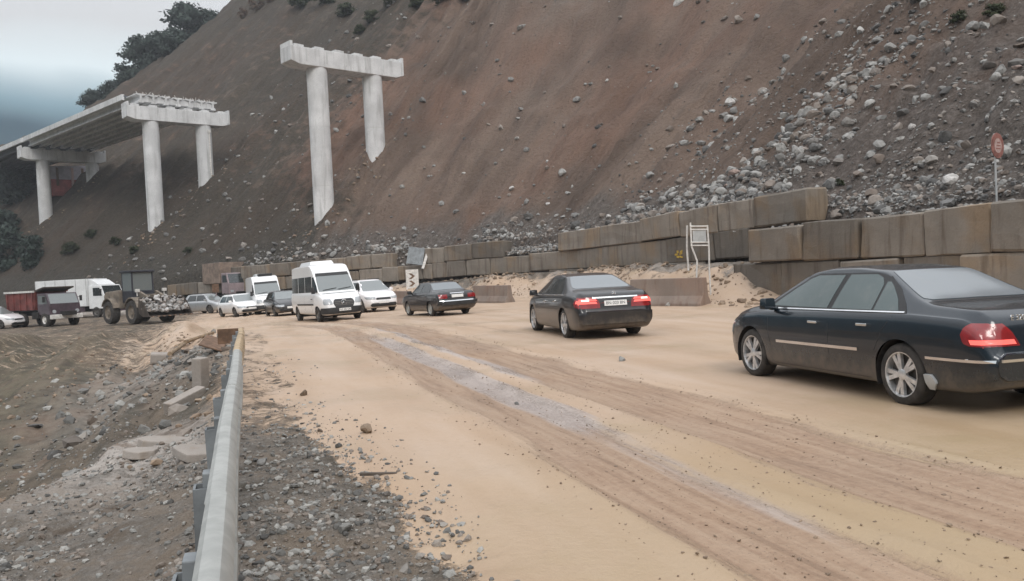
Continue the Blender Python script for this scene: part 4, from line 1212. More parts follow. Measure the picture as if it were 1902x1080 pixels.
# ---- charcoal sedan with brake lamps on
def second_sedan():
    sp = dict(SEDAN); sp.update(L=4.87, W=1.854, wr=.335, rimf=.74,
        top=[(0, .62), (.03, .68), (.06, .98), (.12, 1.045), (.5, 1.07), (.75, 1.085), (1.0, 1.15), (1.68, 1.415), (2.2, 1.468), (2.7, 1.462), (3.0, 1.41), (3.75, 1.02), (4.15, .96), (4.5, .87), (4.74, .76), (4.83, .66), (4.87, .56)],
        belt=[(0, .59), (.05, .64), (.10, .90), (.2, .965), (1.0, 1.0), (2.4, .965), (3.7, .925), (4.3, .85), (4.6, .75), (4.80, .62), (4.87, .52)],
        bot=[(0, .34), (.06, .26), (.3, .21), (1.0, .18), (3.8, .18), (4.5, .20), (4.8, .24), (4.87, .34)],
        plan=[(0, .82), (.03, .88), (.10, .93), (.35, .97), (1.0, .995), (2.2, 1.0), (3.6, .995), (4.2, .97), (4.6, .90), (4.78, .80), (4.85, .68), (4.87, .62)], gw=.66, N=120)
    loc, hd = set_wheels((1050, 628), (991, 614), sp['wb'], sp['W'] / 2 - .04)
    c = Car('sedan', 'charcoal sedan with both brake lamps glowing and a white rear number plate', 'car', sp, M['charcoal'], loc, hd, 'dark sedans driving away')
    X = lambda x: x - c.x0
    for pl in ('left', 'right'):
        c.decal('window_surround', pl, [(.985, X(1.10), X(3.60)), (1.10, X(1.22), X(3.42)), (1.26, X(1.46), X(3.10)), (1.36, X(1.72), X(2.90)), (1.39, X(1.9), X(2.76))], M['black'], off=.003, m=20)
        c.decal('side_window', pl, [(1.005, X(2.36), X(3.48)), (1.10, X(2.35), X(3.34)), (1.26, X(2.32), X(3.03)), (1.355, X(2.30), X(2.80))], M['glass'], off=.006)
        c.decal('side_window', pl, [(1.005, X(1.30), X(2.27)), (1.12, X(1.36), X(2.25)), (1.27, X(1.56), X(2.22)), (1.36, X(1.78), X(2.20))], M['glass'], off=.006)
        c.hstrip('window_trim', pl, X(1.10), X(3.60), .992, .966, .018, M['chrome'], .010)
        c.seam(pl, [(X(2.28), .24), (X(2.30), .95)]); c.seam(pl, [(X(3.46), .26), (X(3.54), .92)]); c.seam(pl, [(X(1.50), .55), (X(1.36), .80), (X(1.25), .96)])
        c.handle(pl, X(2.55), .83); c.handle(pl, X(1.66), .85)
    for sg in (-1, 1):
        pl = 'left' if sg > 0 else 'right'
        t = c.decal('tail_light', 'rear', [(.70, sg * .36, sg * .84), (.78, sg * .36, sg * .85), (.90, sg * .40, sg * .84), (.94, sg * .50, sg * .82)], M['tail'], off=.006)
        t['label'] = 'tail light glowing bright red'
        for b0, b1, m_ in ((.80, .845, 'tail_lit'), (.86, .90, 'tail_lit')):
            c.decal('brake_glow', 'rear', [(b0, sg * .42, sg * .81), (b1, sg * .45, sg * .80)], M[m_], off=.012, parent=t)
        c.decal('brake_core', 'rear', [(.855, sg * .60, sg * .76), (.892, sg * .60, sg * .76)], M['tail_core'], off=.016, parent=t)
        c.decal('tail_light', pl, [(.72, X(.01), X(.20)), (.80, X(.01), X(.30)), (.90, X(.03), X(.24))], M['tail'], off=.006)
        c.decal('brake_glow', pl, [(.81, X(.02), X(.20)), (.87, X(.03), X(.18))], M['tail_lit'], off=.012, parent=t)
        c.decal('reflector', 'rear', [(.40, sg * .55, sg * .78), (.43, sg * .55, sg * .78)], M['tail'], off=.006, m=4, n=3)
        c.decal('headlight', 'front', [(.58, sg * .42, sg * .72), (.70, sg * .40, sg * .72)], M['head'], off=.01)
    c.decal('rear_window', 'top', [(X(.90), -.62, .62), (X(1.0), -.68, .68), (X(1.3), -.62, .62), (X(1.66), -.52, .52)], M['glass_skytint'], off=.005, m=16, n=12)
    c.decal('windscreen', 'top', [(X(3.05), -.52, .52), (X(3.3), -.60, .60), (X(3.62), -.69, .69), (X(3.72), -.60, .60)], M['glass'], off=.005, m=16, n=12)
    c.hstrip('boot_trim', 'rear', -.52, .52, .925, .925, .030, M['chrome'], .014)
    c.decal('bumper', 'rear', [(.36, -.78, .78), (.45, -.82, .82), (.60, -.83, .83)], M['charcoal'], off=.03, m=20)
    c.plate('rear', .80, 'BN 020 BN')
    p, nr = c.cast('rear', 0, 1.0)
    st = MB(); r_ = .042
    for k in range(24):
        a0, a1 = k / 24 * 2 * math.pi, (k + 1) / 24 * 2 * math.pi
        st.tube((0, r_ * math.cos(a0), r_ * math.sin(a0)), (0, r_ * math.cos(a1), r_ * math.sin(a1)), .005, n=5)
    for k in range(3):
        a = math.pi / 2 + k * 2 * math.pi / 3; st.tube((0, 0, 0), (0, r_ * math.cos(a), r_ * math.sin(a)), .010, .003, 6)
    o = st.build('star_emblem', M['chrome'], c.root); o.location = p + nr * .014
    c.mirrors(X(3.42), 1.0); c.wheels('twin5'); seat(c.root, sp['wb'], .79)
second_sedan()

# ---- older boxy dark sedan
def old_sedan():
    sp = dict(L=4.40, W=1.70, wb=2.60, ro=1.02, wr=.305, clr=.18, tw=.19, rimf=.66, N=100,
        top=[(0, .60), (.03, .62), (.05, .90), (.09, .965), (.5, .985), (.85, 1.0), (1.0, 1.06), (1.42, 1.345), (1.8, 1.395), (2.5, 1.39), (2.75, 1.34), (3.25, .97), (3.6, .93), (4.2, .85), (4.36, .80), (4.39, .60), (4.40, .55)],
        belt=[(0, .58), (.04, .6), (.08, .88), (.2, .92), (1.0, .935), (3.2, .91), (4.2, .82), (4.37, .74), (4.40, .5)],
        bot=[(0, .38), (.05, .30), (.3, .24), (1.0, .20), (3.5, .20), (4.2, .24), (4.36, .30), (4.40, .40)],
        plan=[(0, .90), (.03, .93), (.10, .955), (.4, .98), (1.0, 1.0), (3.3, 1.0), (4.0, .97), (4.3, .93), (4.38, .88), (4.40, .84)], gw=.68, sig=.05)
    a = hit_ground(800, 588); hd = R(90 + 27)
    yo = sp['W'] / 2 - .04; wb = sp['wb']
    cx = a[0] + math.cos(hd) * wb / 2 + yo * math.sin(hd); cy = a[1] + math.sin(hd) * wb / 2 - yo * math.cos(hd)
    c = Car('sedan', 'old boxy dark sedan with a blank white number plate, farthest of the dark sedans', 'car', sp, M['oldblack'], (cx, cy, 0), hd, 'dark sedans driving away')
    X = lambda x: x - c.x0
    for pl in ('left', 'right'):
        c.decal('side_window', pl, [(.96, X(2.06), X(3.06)), (1.1, X(2.05), X(2.88)), (1.29, X(2.02), X(2.62))], M['glass'], off=.006)
        c.decal('side_window', pl, [(.96, X(1.08), X(1.98)), (1.1, X(1.15), X(1.97)), (1.29, X(1.38), X(1.95))], M['glass'], off=.006)
        c.hstrip('side_strip', pl, X(1.42), X(3.20), .50, .50, .05, M['black'], .012)
        c.seam(pl, [(X(2.01), .26), (X(2.02), .92)]); c.handle(pl, X(2.25), .82, M['black']); c.handle(pl, X(1.35), .82, M['black'])
    for sg in (-1, 1):
        c.decal('tail_light', 'rear', [(.70, sg * .44, sg * .78), (.86, sg * .44, sg * .78)], M['tail'], off=.008)
        c.decal('headlight', 'front', [(.62, sg * .46, sg * .70), (.76, sg * .46, sg * .70)], M['head'], off=.01)
    c.decal('rear_window', 'top', [(X(.98), -.63, .63), (X(1.15), -.61, .61), (X(1.40), -.55, .55)], M['glass_skytint'], off=.005, m=12)
    c.decal('windscreen', 'top', [(X(2.80), -.55, .55), (X(3.0), -.60, .60), (X(3.2), -.65, .65)], M['glass'], off=.005, m=12)
    bp = c.decal('bumper', 'rear', [(.44, -.80, .80), (.60, -.80, .80)], M['black'], off=.06, m=16, n=5)
    c.hstrip('bumper_trim', 'rear', -.78, .78, .60, .60, .022, M['chrome'], .066)
    c.plate('rear', .79, None, .50, .12); c.hstrip('boot_trim', 'rear', -.3, .3, .90, .90, .02, M['chrome'], .01)
    c.mirrors(X(3.0), .98, M['black']); c.wheels('steel', M['galv']); seat(c.root, sp['wb'], .72)
old_sedan()

# ---- white minibus and vans
VAN = dict(L=5.65, W=1.93, wb=3.55, ro=1.10, wr=.335, clr=.20, tw=.20, rimf=.62, van=True, N=110, sig=.06,
    top=[(0, 2.30), (.03, 2.44), (.15, 2.52), (.8, 2.56), (3.3, 2.56), (3.65, 2.50), (3.95, 2.26), (4.06, 2.12), (4.72, 1.30), (4.95, 1.22), (5.35, 1.06), (5.52, .95), (5.60, .80), (5.65, .55)],
    belt=[(0, 1.22), (.05, 1.30), (4.0, 1.28), (4.7, 1.20), (5.0, 1.14), (5.4, .98), (5.56, .84), (5.62, .66), (5.65, .50)],
    bot=[(0, .46), (.06, .40), (.5, .34), (4.6, .30), (5.4, .28), (5.6, .32), (5.65, .38)],
    plan=[(0, .90), (.04, .95), (.2, .99), (1, 1), (4.4, 1), (4.9, .96), (5.3, .90), (5.52, .82), (5.62, .72), (5.65, .66)], gw=.865)
def van(px, Y, hd, label, passenger, name, cat, spec, group=None, zfix=None):
    c = Car(name, label, cat, spec, M['white'], (px[0], px[1], 0), hd, group)
    X = lambda x: x - c.x0
    for pl in ('left', 'right'):
        c.decal('side_window', pl, [(1.30, X(3.92), X(4.66)), (1.55, X(3.92), X(4.50)), (1.80, X(3.92), X(4.28)), (1.98, X(3.92), X(4.12))], M['glass'], off=.006)
        if passenger:
            for a, b in ((.22, 1.40), (1.50, 2.62), (2.72, 3.80)):
                c.decal('side_window', pl, [(1.32, X(a), X(b)), (2.02, X(a), X(b))], M['glass'], off=.006)
        c.hstrip('side_strip', pl, X(.9 + .45), X(4.2), .78, .78, .07, M['black'], .014)
        c.seam(pl, [(X(3.86), .42), (X(3.86), 2.05)]); c.seam(pl, [(X(2.68), .42), (X(2.68), 2.05)])
        c.handle(pl, X(3.98), 1.02, M['black'])
    for sg in (-1, 1):
        h = c.decal('headlight', 'front', [(.74, sg * .50, sg * .83), (.84, sg * .50, sg * .84), (.98, sg * .56, sg * .82)], M['head'], off=.012)
        c.decal('tail_light', 'rear', [(.80, sg * .74, sg * .86), (1.25, sg * .74, sg * .86)], M['tail'], off=.01)
    c.decal('windscreen', 'front', [(1.32, -.80, .80), (1.45, -.80, .80), (1.8, -.775, .775), (2.03, -.74, .74)], M['glass_clear'], off=.008, m=16, n=12)
    c.decal('sun_strip', 'front', [(2.0, -.76, .76), (2.14, -.73, .73)], M['black'], off=.012, m=14, n=4)
    g = c.decal('grille', 'front', [(.60, -.38, .38), (.78, -.47, .47), (.90, -.43, .43), (.95, -.36, .36)], M['black'], off=.014, m=14, n=8)
    for z in (.70, .77, .84): c.hstrip('grille_bar', 'front', -.40, .40, z, z, .018, M['rimdark'], .022, parent=g)
    c.decal('bumper', 'front', [(.36, -.86, .86), (.48, -.88, .88), (.60, -.88, .88)], M['black'], off=.045, m=20, n=6)
    c.plate('front', .50, 'AO 482 OA' if passenger else None, off=.06)
    p, nr = c.cast('front', 0, .80)
    st = MB(); r_ = .11
    for k in range(24):
        a0, a1 = k / 24 * 2 * math.pi, (k + 1) / 24 * 2 * math.pi
        st.tube((0, r_ * math.cos(a0), r_ * math.sin(a0)), (0, r_ * math.cos(a1), r_ * math.sin(a1)), .012, n=5)
    for k in range(3):
        a = math.pi / 2 + k * 2 * math.pi / 3; st.tube((0, 0, 0), (0, r_ * math.cos(a), r_ * math.sin(a)), .022, .006, 6)
    if passenger: o = st.build('star_emblem', M['chrome'], g); o.location = p + nr * .03
    for y0, y1 in ((-.62, .0), (.05, .66)):
        p0, n0 = c.cast('front', y0, 1.36); p1, n1 = c.cast('front', y1, 1.43)
        wpr = MB(); wpr.tube(p0 + n0 * .03, p1 + n1 * .03, .012, n=6); wpr.build('wiper', M['black'], c.root)
    c.seam('front', [(-.74, 1.22), (.74, 1.22)], .02, 'bonnet_seam')
    c.mirrors(X(4.52), 1.38, M['black'], .16, .30, .14); c.wheels('steel', M['rimdark']); 
    rb = MB()
    if passenger:
        rb.box((X(1.7), 0, 2.63), (2.1, 1.15, .20), None, (.86, .86)); rb.build('roof_air_conditioner', M['white'], c.root, bevel=.05)
    else:
        rb.box((X(2.3), 0, 2.60), (1.2, 1.0, .22), None, (.9, .9)); rb.build('roof_vent', M['signgrey'], c.root, bevel=.05)
        rb2 = MB(); rb2.box((X(3.3), .1, 2.60), (.6, .9, .18)); rb2.build('roof_hatch', M['black'], c.root, bevel=.03)
    seat(c.root, spec['wb'], .82)
    return c
v = at_y(600, 560, 38.2)
van((v[0] + .1, v[1] + .4), 0, R(-62), 'white high roof minibus facing the camera with a star on its black grille', True, 'minibus', 'minibus', VAN, 'white vehicles coming towards the camera')
sp2 = dict(VAN); sp2['L'] = 5.6
v = at_y(492, 545, 57.0)
van((v[0], v[1]), 0, R(-66), 'white panel van with a grey roof vent, behind and left of the minibus', False, 'panel_van', 'van', VAN, 'white vehicles coming towards the camera')

def hatch(px, py, Y, hd, label, mat, scale=1.0, suv=False, name='hatchback', group='white vehicles coming towards the camera', grille='black', cat='car'):
    H = 1.66 if suv else 1.48; b = 1.02 if suv else .92
    sp = dict(L=4.25, W=1.78, wb=2.58, ro=.75, wr=.345 if suv else .315, clr=.2, tw=.20, rimf=.68, N=90, sig=.07,
        top=[(0, .60), (.03, .75), (.10, b + .05), (.22, H - .30), (.42, H - .06), (.9, H), (2.2, H), (2.5, H - .06), (3.25, b + .06), (3.6, b), (4.0, b - .13), (4.18, b - .26), (4.25, .52)],
        belt=[(0, .58), (.05, .7), (.12, b), (3.2, b - .03), (3.9, b - .16), (4.15, b - .30), (4.25, .48)],
        bot=[(0, .38), (.06, .30), (.5, .22), (3.6, .20), (4.1, .24), (4.25, .34)],
        plan=[(0, .84), (.05, .91), (.25, .97), (1, 1), (3.2, 1), (3.8, .95), (4.1, .85), (4.22, .72), (4.25, .64)], gw=.70)
    c = Car(name, label, cat, sp, mat, (px, py, 0), hd, group)
    X = lambda x: x - c.x0
    for pl in ('left', 'right'):
        c.decal('side_window', pl, [(b + .05, X(1.75), X(3.02)), (b + .25, X(1.74), X(2.76)), (H - .13, X(1.72), X(2.48))], M['glass'], off=.006)
        c.decal('side_window', pl, [(b + .05, X(.55), X(1.67)), (b + .25, X(.62), X(1.66)), (H - .13, X(.78), X(1.64))], M['glass'], off=.006)
        c.seam(pl, [(X(1.70), .26), (X(1.70), b)]); c.handle(pl, X(1.95), b - .14, mat); c.handle(pl, X(.95), b - .13, mat)
        c.decal('headlight', pl, [(b - .36, X(3.95), X(4.16)), (b - .24, X(3.75), X(4.08))], M['head'], off=.008)
    for sg in (-1, 1):
        c.decal('headlight', 'front', [(b - .37, sg * .42, sg * .70), (b - .26, sg * .40, sg * .72)], M['head'], off=.012)
        c.decal('tail_light', 'rear', [(.80, sg * .55, sg * .76), (b, sg * .58, sg * .76)], M['tail'], off=.01)
    c.decal('windscreen', 'front', [(b + .06, -.70, .70), (b + .3, -.64, .64), (H - .08, -.56, .56)], M['glass_clear'], off=.008, m=14)
    c.decal('rear_window', 'rear', [(b + .08, -.62, .62), (H - .16, -.54, .54)], M['glass'], off=.008)
    c.decal('grille', 'front', [(b - .40, -.38, .38), (b - .30, -.38, .38)], M['black'], off=.016, m=10, n=4)
    c.decal('bumper_grille', 'front', [(.30, -.62, .62), (.38, -.68, .68), (.46, -.60, .60)], M['black'], off=.02, m=14, n=6)
    c.plate('front', .50, None, off=.03)
    c.mirrors(X(2.95), b + .08, mat); c.wheels('five', M['rimdark'])
    for sg in (-1, 1):
        if suv:
            r_ = MB(); r_.box((X(1.4), sg * .58, H + .02), (1.7, .03, .035)); r_.build('roof_rail', M['black'], c.root)
    seat(c.root, sp['wb'], .76); c.root.scale = (scale,) * 3
    return c
v = at_y(684, 550, 45.5); hatch(v[0], v[1], 0, R(-60), 'white suv half hidden behind the right side of the minibus', M['pinkwhite'], 1.05, True, 'suv')
v = at_y(446, 565, 56.0); hatch(v[0], v[1], 0, R(-52), 'white hatchback with a black lower grille beside the end of the guardrail', M['white'], 1.0)
v = at_y(528, 560, 50.0); hatch(v[0], v[1], 0, R(-64), 'dark hatchback almost hidden between the panel van and the minibus', M['oldblack'], 1.0, False, 'hatchback', 'small cars in the queue')
v = at_y(384, 553, 70.0); hatch(v[0], v[1], 0, R(-30), 'silver suv far back, left of the white hatchback', M['silver'], 1.0, True, 'suv', 'small cars in the queue')
v = at_y(1, 585, 62.0); hatch(v[0] - .6, v[1], 0, R(-10), 'white car cut off by the left edge behind the red tipper', M['pinkwhite'], 1.0, True, 'suv', 'small cars in the queue')

# ------------------------------------------------------------------ lorries and the wheel loader
def simple_wheel(parent, x, y, r, w, rimmat, sg):
    t = MB(); t.lathe_y([(r * .55, -w), (r * .93, -w), (r, -w * .8), (r, -w * .2), (r * .93, 0), (r * .58, .0), (r * .55, -.03)], 26)
    o = t.build('wheel', M['tyre'], parent, smooth=True, angle=40); o.location = (x, sg * y, r); o.rotation_euler = (0, 0, 0 if sg > 0 else math.pi)
    d = MB(); d.lathe_y([(r * .56, -.02), (r * .45, -.10), (r * .25, -.09), (r * .2, -.02), (.001, -.02)], 20); d.build('rim', rimmat, o, smooth=True, angle=30)
def dump_truck(px, py, Y, hd, label):
    v = at_y(px, py, Y); x, y = v[0], v[1]
    t = thing('tipper_lorry', label, 'lorry', (x, y, gz(x, y)), hd)
    # frame, body with ribs and tail gate; +x forward
    f = MB(); f.box((.0, 0, .95), (6.6, .8, .3)); f.build('chassis', M['under'], t)
    b = MB()
    b.prism([(-3.4, 1.25), (-3.6, 2.55), (.65, 2.62), (.55, 1.25)], -1.2, 1.2); b.build('tipper_body', M['redtruck'], t, bevel=.03)
    for k in range(5):
        for sg in (-1, 1):
            r_ = MB(); r_.box((-3.2 + k * .9, sg * 1.24, 1.9), (.12, .08, 1.3)); r_.build('rib', M['redtruck'], t)
    for sg in (-1, 1):
        r_ = MB(); r_.box((-1.45, sg * 1.25, 2.62), (4.2, .12, .14)); r_.build('top_rail', M['steelwhite'] if sg < 0 else M['redtruck'], t)
    fl = MB(); fl.prism([(.45, 2.55), (.45, 2.68), (1.75, 2.92), (1.75, 2.82)], -1.15, 1.15); fl.build('cab_shield', M['bucket'], t)
    c = MB(); c.prism([(.85, .85), (.85, 2.45), (2.05, 2.45), (2.45, 1.65), (2.55, .85)], -1.15, 1.15); cab = c.build('cab', M['cabdark'], t, bevel=.06)
    w = MB(); w.add([(2.10, -1.02, 2.38), (2.10, 1.02, 2.38), (2.46, 1.05, 1.68), (2.46, -1.05, 1.68)], [(0, 1, 2, 3)])
    w.build('windscreen', M['glass_clear'], t)
    for sg in (-1, 1):
        q = MB(); q.add([(1.0, sg * 1.157, 2.3), (1.95, sg * 1.157, 2.3), (2.25, sg * 1.157, 1.68), (1.0, sg * 1.157, 1.68)], [(0, 1, 2, 3)]); q.build('side_window', M['glass_clear'], t)
        h = MB(); h.tube((2.53, sg * .85, 1.1), (2.60, sg * .85, 1.1), .13, n=14); h.build('headlight', M['head'], t)
        m_ = MB(); m_.box((2.2, sg * 1.38, 2.0), (.06, .18, .4)); m_.box((2.2, sg * 1.25, 2.1), (.03, .25, .03)); m_.build('wing_mirror', M['black'], t)
    bp = MB(); bp.box((2.62, 0, .72), (.22, 2.35, .32)); bp.build('bumper', M['steelwhite'], t, bevel=.03)
    ft = MB(); ft.box((.6, 1.0, .85), (.9, .45, .5)); ft.box((.6, -1.0, .85), (.9, .45, .5)); ft.build('fuel_tank', M['under'], t, bevel=.05)
    for xx in (1.75, -1.5, -2.75):
        for sg in (-1, 1): simple_wheel(t, xx, 1.18, .52, .34, M['steelwhite'] if xx > 0 else M['rimdark'], sg)
    return t
dump_truck(88, 585, 63.0, R(-33), 'dark red tipper lorry with a maroon cab at the left')

def box_truck(px, py, Y, hd):
    v = at_y(px, py, Y); x, y = v[0], v[1]
    t = thing('box_lorry', 'white box lorry parked behind the red tipper', 'lorry', (x, y, gz(x, y)), hd)
    f = MB(); f.box((0, 0, .85), (8.6, .9, .3)); f.build('chassis', M['under'], t)
    b = MB(); b.box((-1.2, 0, 2.35), (6.4, 2.45, 2.55)); b.build('cargo_box', M['boxwhite'], t, bevel=.03)
    for k in range(6):
        for sg in (-1, 1):
            r_ = MB(); r_.box((-4.35 + k * 1.26, sg * 1.235, 2.35), (.05, .03, 2.5)); r_.build('panel_joint', M['signgrey'], t)
    for sg in (-1, 1):
        k_ = MB(); k_.box((-1.2, sg * 1.15, .78), (5.6, .05, .45)); k_.build('side_guard', M['cabdark'], t)
    c = MB(); c.prism([(2.15, .8), (2.15, 3.0), (3.6, 3.0), (4.05, 1.9), (4.15, .8)], -1.18, 1.18); c.build('cab', M['boxwhite'], t, bevel=.08)
    df = MB(); df.prism([(2.1, 3.0), (2.1, 3.55), (2.5, 3.5), (3.3, 3.02)], -1.0, 1.0); df.build('wind_deflector', M['boxwhite'], t, bevel=.06)
    w = MB(); w.add([(3.64, -1.05, 2.92), (3.64, 1.05, 2.92), (4.06, 1.08, 1.92), (4.06, -1.08, 1.92)], [(0, 1, 2, 3)]); w.build('windscreen', M['glass'], t)
    for sg in (-1, 1):
        q = MB(); q.add([(2.7, sg * 1.187, 2.75), (3.5, sg * 1.187, 2.75), (3.8, sg * 1.187, 2.0), (2.7, sg * 1.187, 2.0)], [(0, 1, 2, 3)]); q.build('side_window', M['glass'], t)
        h = MB(); h.box((4.12, sg * .85, 1.05), (.08, .4, .2)); h.build('headlight', M['head'], t, bevel=.02)
        m_ = MB(); m_.box((3.8, sg * 1.4, 2.4), (.07, .2, .45)); m_.box((3.8, sg * 1.28, 2.6), (.03, .25, .03)); m_.build('wing_mirror', M['black'], t)
    bp = MB(); bp.box((4.2, 0, .68), (.2, 2.3, .34)); bp.build('bumper', M['cabdark'], t, bevel=.03)
    for xx in (3.0, -2.4, -3.5):
        for sg in (-1, 1): simple_wheel(t, xx, 1.2, .5, .32, M['rimdark'], sg)
box_truck(152, 566, 80.0, R(-20))

def brown_lorry(px, py, Y, hd):
    v = at_y(px, py, Y); x, y = v[0], v[1]
    t = thing('brown_lorry', 'brown box lorry far behind the white hatchback', 'lorry', (x, y, gz(x, y)), hd)
    f = MB(); f.box((0, 0, .85), (6.0, .9, .3)); f.build('chassis', M['under'], t)
    b = MB(); b.box((-1.0, 0, 2.75), (4.4, 2.3, 1.9)); b.build('cargo_box', M['brownbox'], t, bevel=.03)
    c = MB(); c.prism([(1.3, .8), (1.3, 2.7), (2.5, 2.7), (2.95, 1.75), (3.0, .8)], -1.1, 1.1); c.build('cab', M['mauve'], t, bevel=.07)
    w = MB(); w.add([(2.55, -.98, 2.6), (2.55, .98, 2.6), (2.96, 1.0, 1.78), (2.96, -1.0, 1.78)], [(0, 1, 2, 3)]); w.build('windscreen', M['glass'], t)
    for sg in (-1, 1):
        h = MB(); h.box((3.0, sg * .8, 1.05), (.06, .3, .2)); h.build('headlight', M['head'], t, bevel=.02)
        q = MB(); q.add([(1.6, sg * 1.107, 2.5), (2.45, sg * 1.107, 2.5), (2.7, sg * 1.107, 1.85), (1.6, sg * 1.107, 1.85)], [(0, 1, 2, 3)]); q.build('side_window', M['glass'], t)
    bp = MB(); bp.box((3.02, 0, .66), (.18, 2.15, .3)); bp.build('bumper', M['black'], t, bevel=.03)
    for xx in (1.9, -2.0):
        for sg in (-1, 1): simple_wheel(t, xx, 1.12, .46, .3, M['rimdark'], sg)
brown_lorry(424, 545, 78.0, R(-50))
# tall stake with a dark board beside it
v = at_y(402, 552, 70); sx, sy = v[0], v[1]
t = thing('marker_board', 'thin post with a small dark board left of the brown lorry', 'post sign', (sx, sy, gz(sx, sy)), 0)
m = MB(); m.tube((0, 0, -.3), (0, 0, 2.4), .06, n=8); m.build('post', M['mauve'], t)
m = MB(); m.box((0, -.08, 2.05), (.55, .04, .7)); m.build('board', M['rust'], t, bevel=.01)

def wheel_loader(px, py, Y, hd):
    v = at_y(px, py, Y); x, y = v[0], v[1]
    t = thing('wheel_loader', 'mud covered wheel loader with its wide bucket lowered and full of rubble', 'wheel loader', (x, y, gz(x, y)), hd)
    b = MB(); b.prism([(-3.1, 1.0), (-3.2, 1.9), (-2.9, 2.15), (-.9, 2.25), (-.9, 1.0)], -.95, .95); b.build('engine_hood', M['loader'], t, bevel=.08)
    b = MB(); b.box((.55, 0, 1.05), (2.4, .9, .7)); b.box((1.2, 0, 1.5), (.5, .8, .8)); b.build('front_frame', M['loader'], t, bevel=.05)
    cx = -.25
    fl = MB(); fl.box((cx, 0, 1.78), (1.45, 1.5, .75)); fl.build('cab_base', M['loaderdark'], t, bevel=.04)
    rf = MB(); rf.box((cx, 0, 3.42), (1.65, 1.62, .14)); rf.build('cab_roof', M['loaderdark'], t, bevel=.05)
    for sx_ in (-1, 1):
        for sg in (-1, 1):
            p = MB(); p.tube((cx + sx_ * .68, sg * .70, 2.1), (cx + sx_ * .66, sg * .68, 3.4), .055, n=8); p.build('cab_post', M['loaderdark'], t)
    for sg in (-1, 1):
        g = MB(); g.box((cx, sg * .70, 2.75), (1.24, .02, 1.18)); g.build('side_window', M['glass_clear'], t)
    g = MB(); g.box((cx + .66, 0, 2.75), (.02, 1.28, 1.18)); g.build('windscreen', M['glass_clear'], t)
    g = MB(); g.box((cx - .67, 0, 2.75), (.02, 1.28, 1.18)); g.build('rear_window', M['glass_clear'], t)
    st = MB(); st.box((cx - .2, 0, 2.35), (.5, .5, .16)); st.box((cx - .42, 0, 2.7), (.14, .48, .65)); st.build('driver_seat', M['black'], t, bevel=.04)
    ex = MB(); ex.tube((-1.6, .45, 2.2), (-1.6, .45, 2.95), .07, n=10); ex.build('exhaust_pipe', M['rust'], t)
    for sg in (-1, 1):
        a = MB(); pts = [(1.1, sg * .55, 1.95), (2.0, sg * .55, 1.65), (2.75, sg * .55, 1.05)]
        for p, q in zip(pts[:-1], pts[1:]):
            p, q = Vector(p), Vector(q); d = q - p; a.box((p + q) / 2, (d.length + .1, .16, .34), Matrix.Rotation(-math.atan2(d.z, d.x), 3, 'Y'))
        a.build('lift_arm', M['loader'], t, bevel=.03)
        hy = MB(); hy.tube((.9, sg * .35, 1.25), (2.0, sg * .5, 1.4), .07, n=8); hy.build('hydraulic_ram', M['steelwhite'], t)
        fd = MB()
        for xx in (1.35, -1.9):
            pr = [(xx + .95 * math.cos(q), .8 + .95 * math.sin(q)) for q in np.linspace(.3, 2.7, 9)]; pr2 = [(xx + .88 * math.cos(q), .8 + .88 * math.sin(q)) for q in np.linspace(2.7, .3, 9)]
            fd.prism(pr + pr2, sg * .78, sg * 1.34)
        fd.build('mudguard', M['loader'], t)
        li = MB(); li.box((1.5, sg * .9, 2.15), (.16, .26, .2)); li.box((1.45, sg * .9, 1.95), (.06, .06, .3)); li.build('work_lamp', M['steelwhite'], t, bevel=.02)
    bk = MB()
    ou = [(2.75, 1.35), (2.62, .75), (2.72, .32), (3.1, .12), (4.0, .10)]
    inn = [(3.98, .15), (3.12, .20), (2.80, .38), (2.70, .75), (2.82, 1.33)]
    bk.prism(ou + inn, -1.45, 1.45)
    for sg in (-1, 1): bk.prism(ou + [(3.3, 1.0)], sg * 1.41, sg * 1.46)
    bucket = bk.build('bucket', M['bucket'], t, bevel=.015); bucket.location.z = .38
    for k in range(8):
        th = MB(); th.box((4.05, -1.26 + k * .36, .125), (.28, .11, .06), None, (.6, .8)); th.build('tooth', M['rust'], bucket)
    for xx in (1.35, -1.9):
        for sg in (-1, 1): simple_wheel(t, xx, 1.32, .78, .52, M['loader'], sg)
    # rubble heaped in the bucket is separate
    return t
WLp = (262, 580, 55.5, R(-40))
wl_ = wheel_loader(*WLp)

# ------------------------------------------------------------------ rocks, scree, gravel
ICO = None
def ico_base():
    bm = bmesh.new(); bmesh.ops.create_icosphere(bm, subdivisions=1, radius=1)
    V = np.array([v.co[:] for v in bm.verts]); F = np.array([[v.index for v in f.verts] for f in bm.faces]); bm.free(); return V, F
IV, IF = ico_base()
def rock_mesh(name, seed, mat, sub=2):
    bm = bmesh.new(); bmesh.ops.create_icosphere(bm, subdivisions=sub, radius=1)
    rng = np.random.default_rng(seed); D = rng.normal(size=(9, 3)); D /= np.linalg.norm(D, axis=1)[:, None]; C = rng.uniform(.45, .8, 9)
    for v in bm.verts:
        p = np.array(v.co[:]); 
        for q, c in zip(D, C):
            t = p @ q
            if t > c: p = p - q * (t - c) * .92
        v.co = Vector(p * rng.uniform(.95, 1.05))
    me = bpy.data.meshes.new(name); bm.to_mesh(me); bm.free(); me.materials.append(mat)
    return me
ROCKS = [rock_mesh('rock', 40 + k, M['rock'], 2) for k in range(9)]
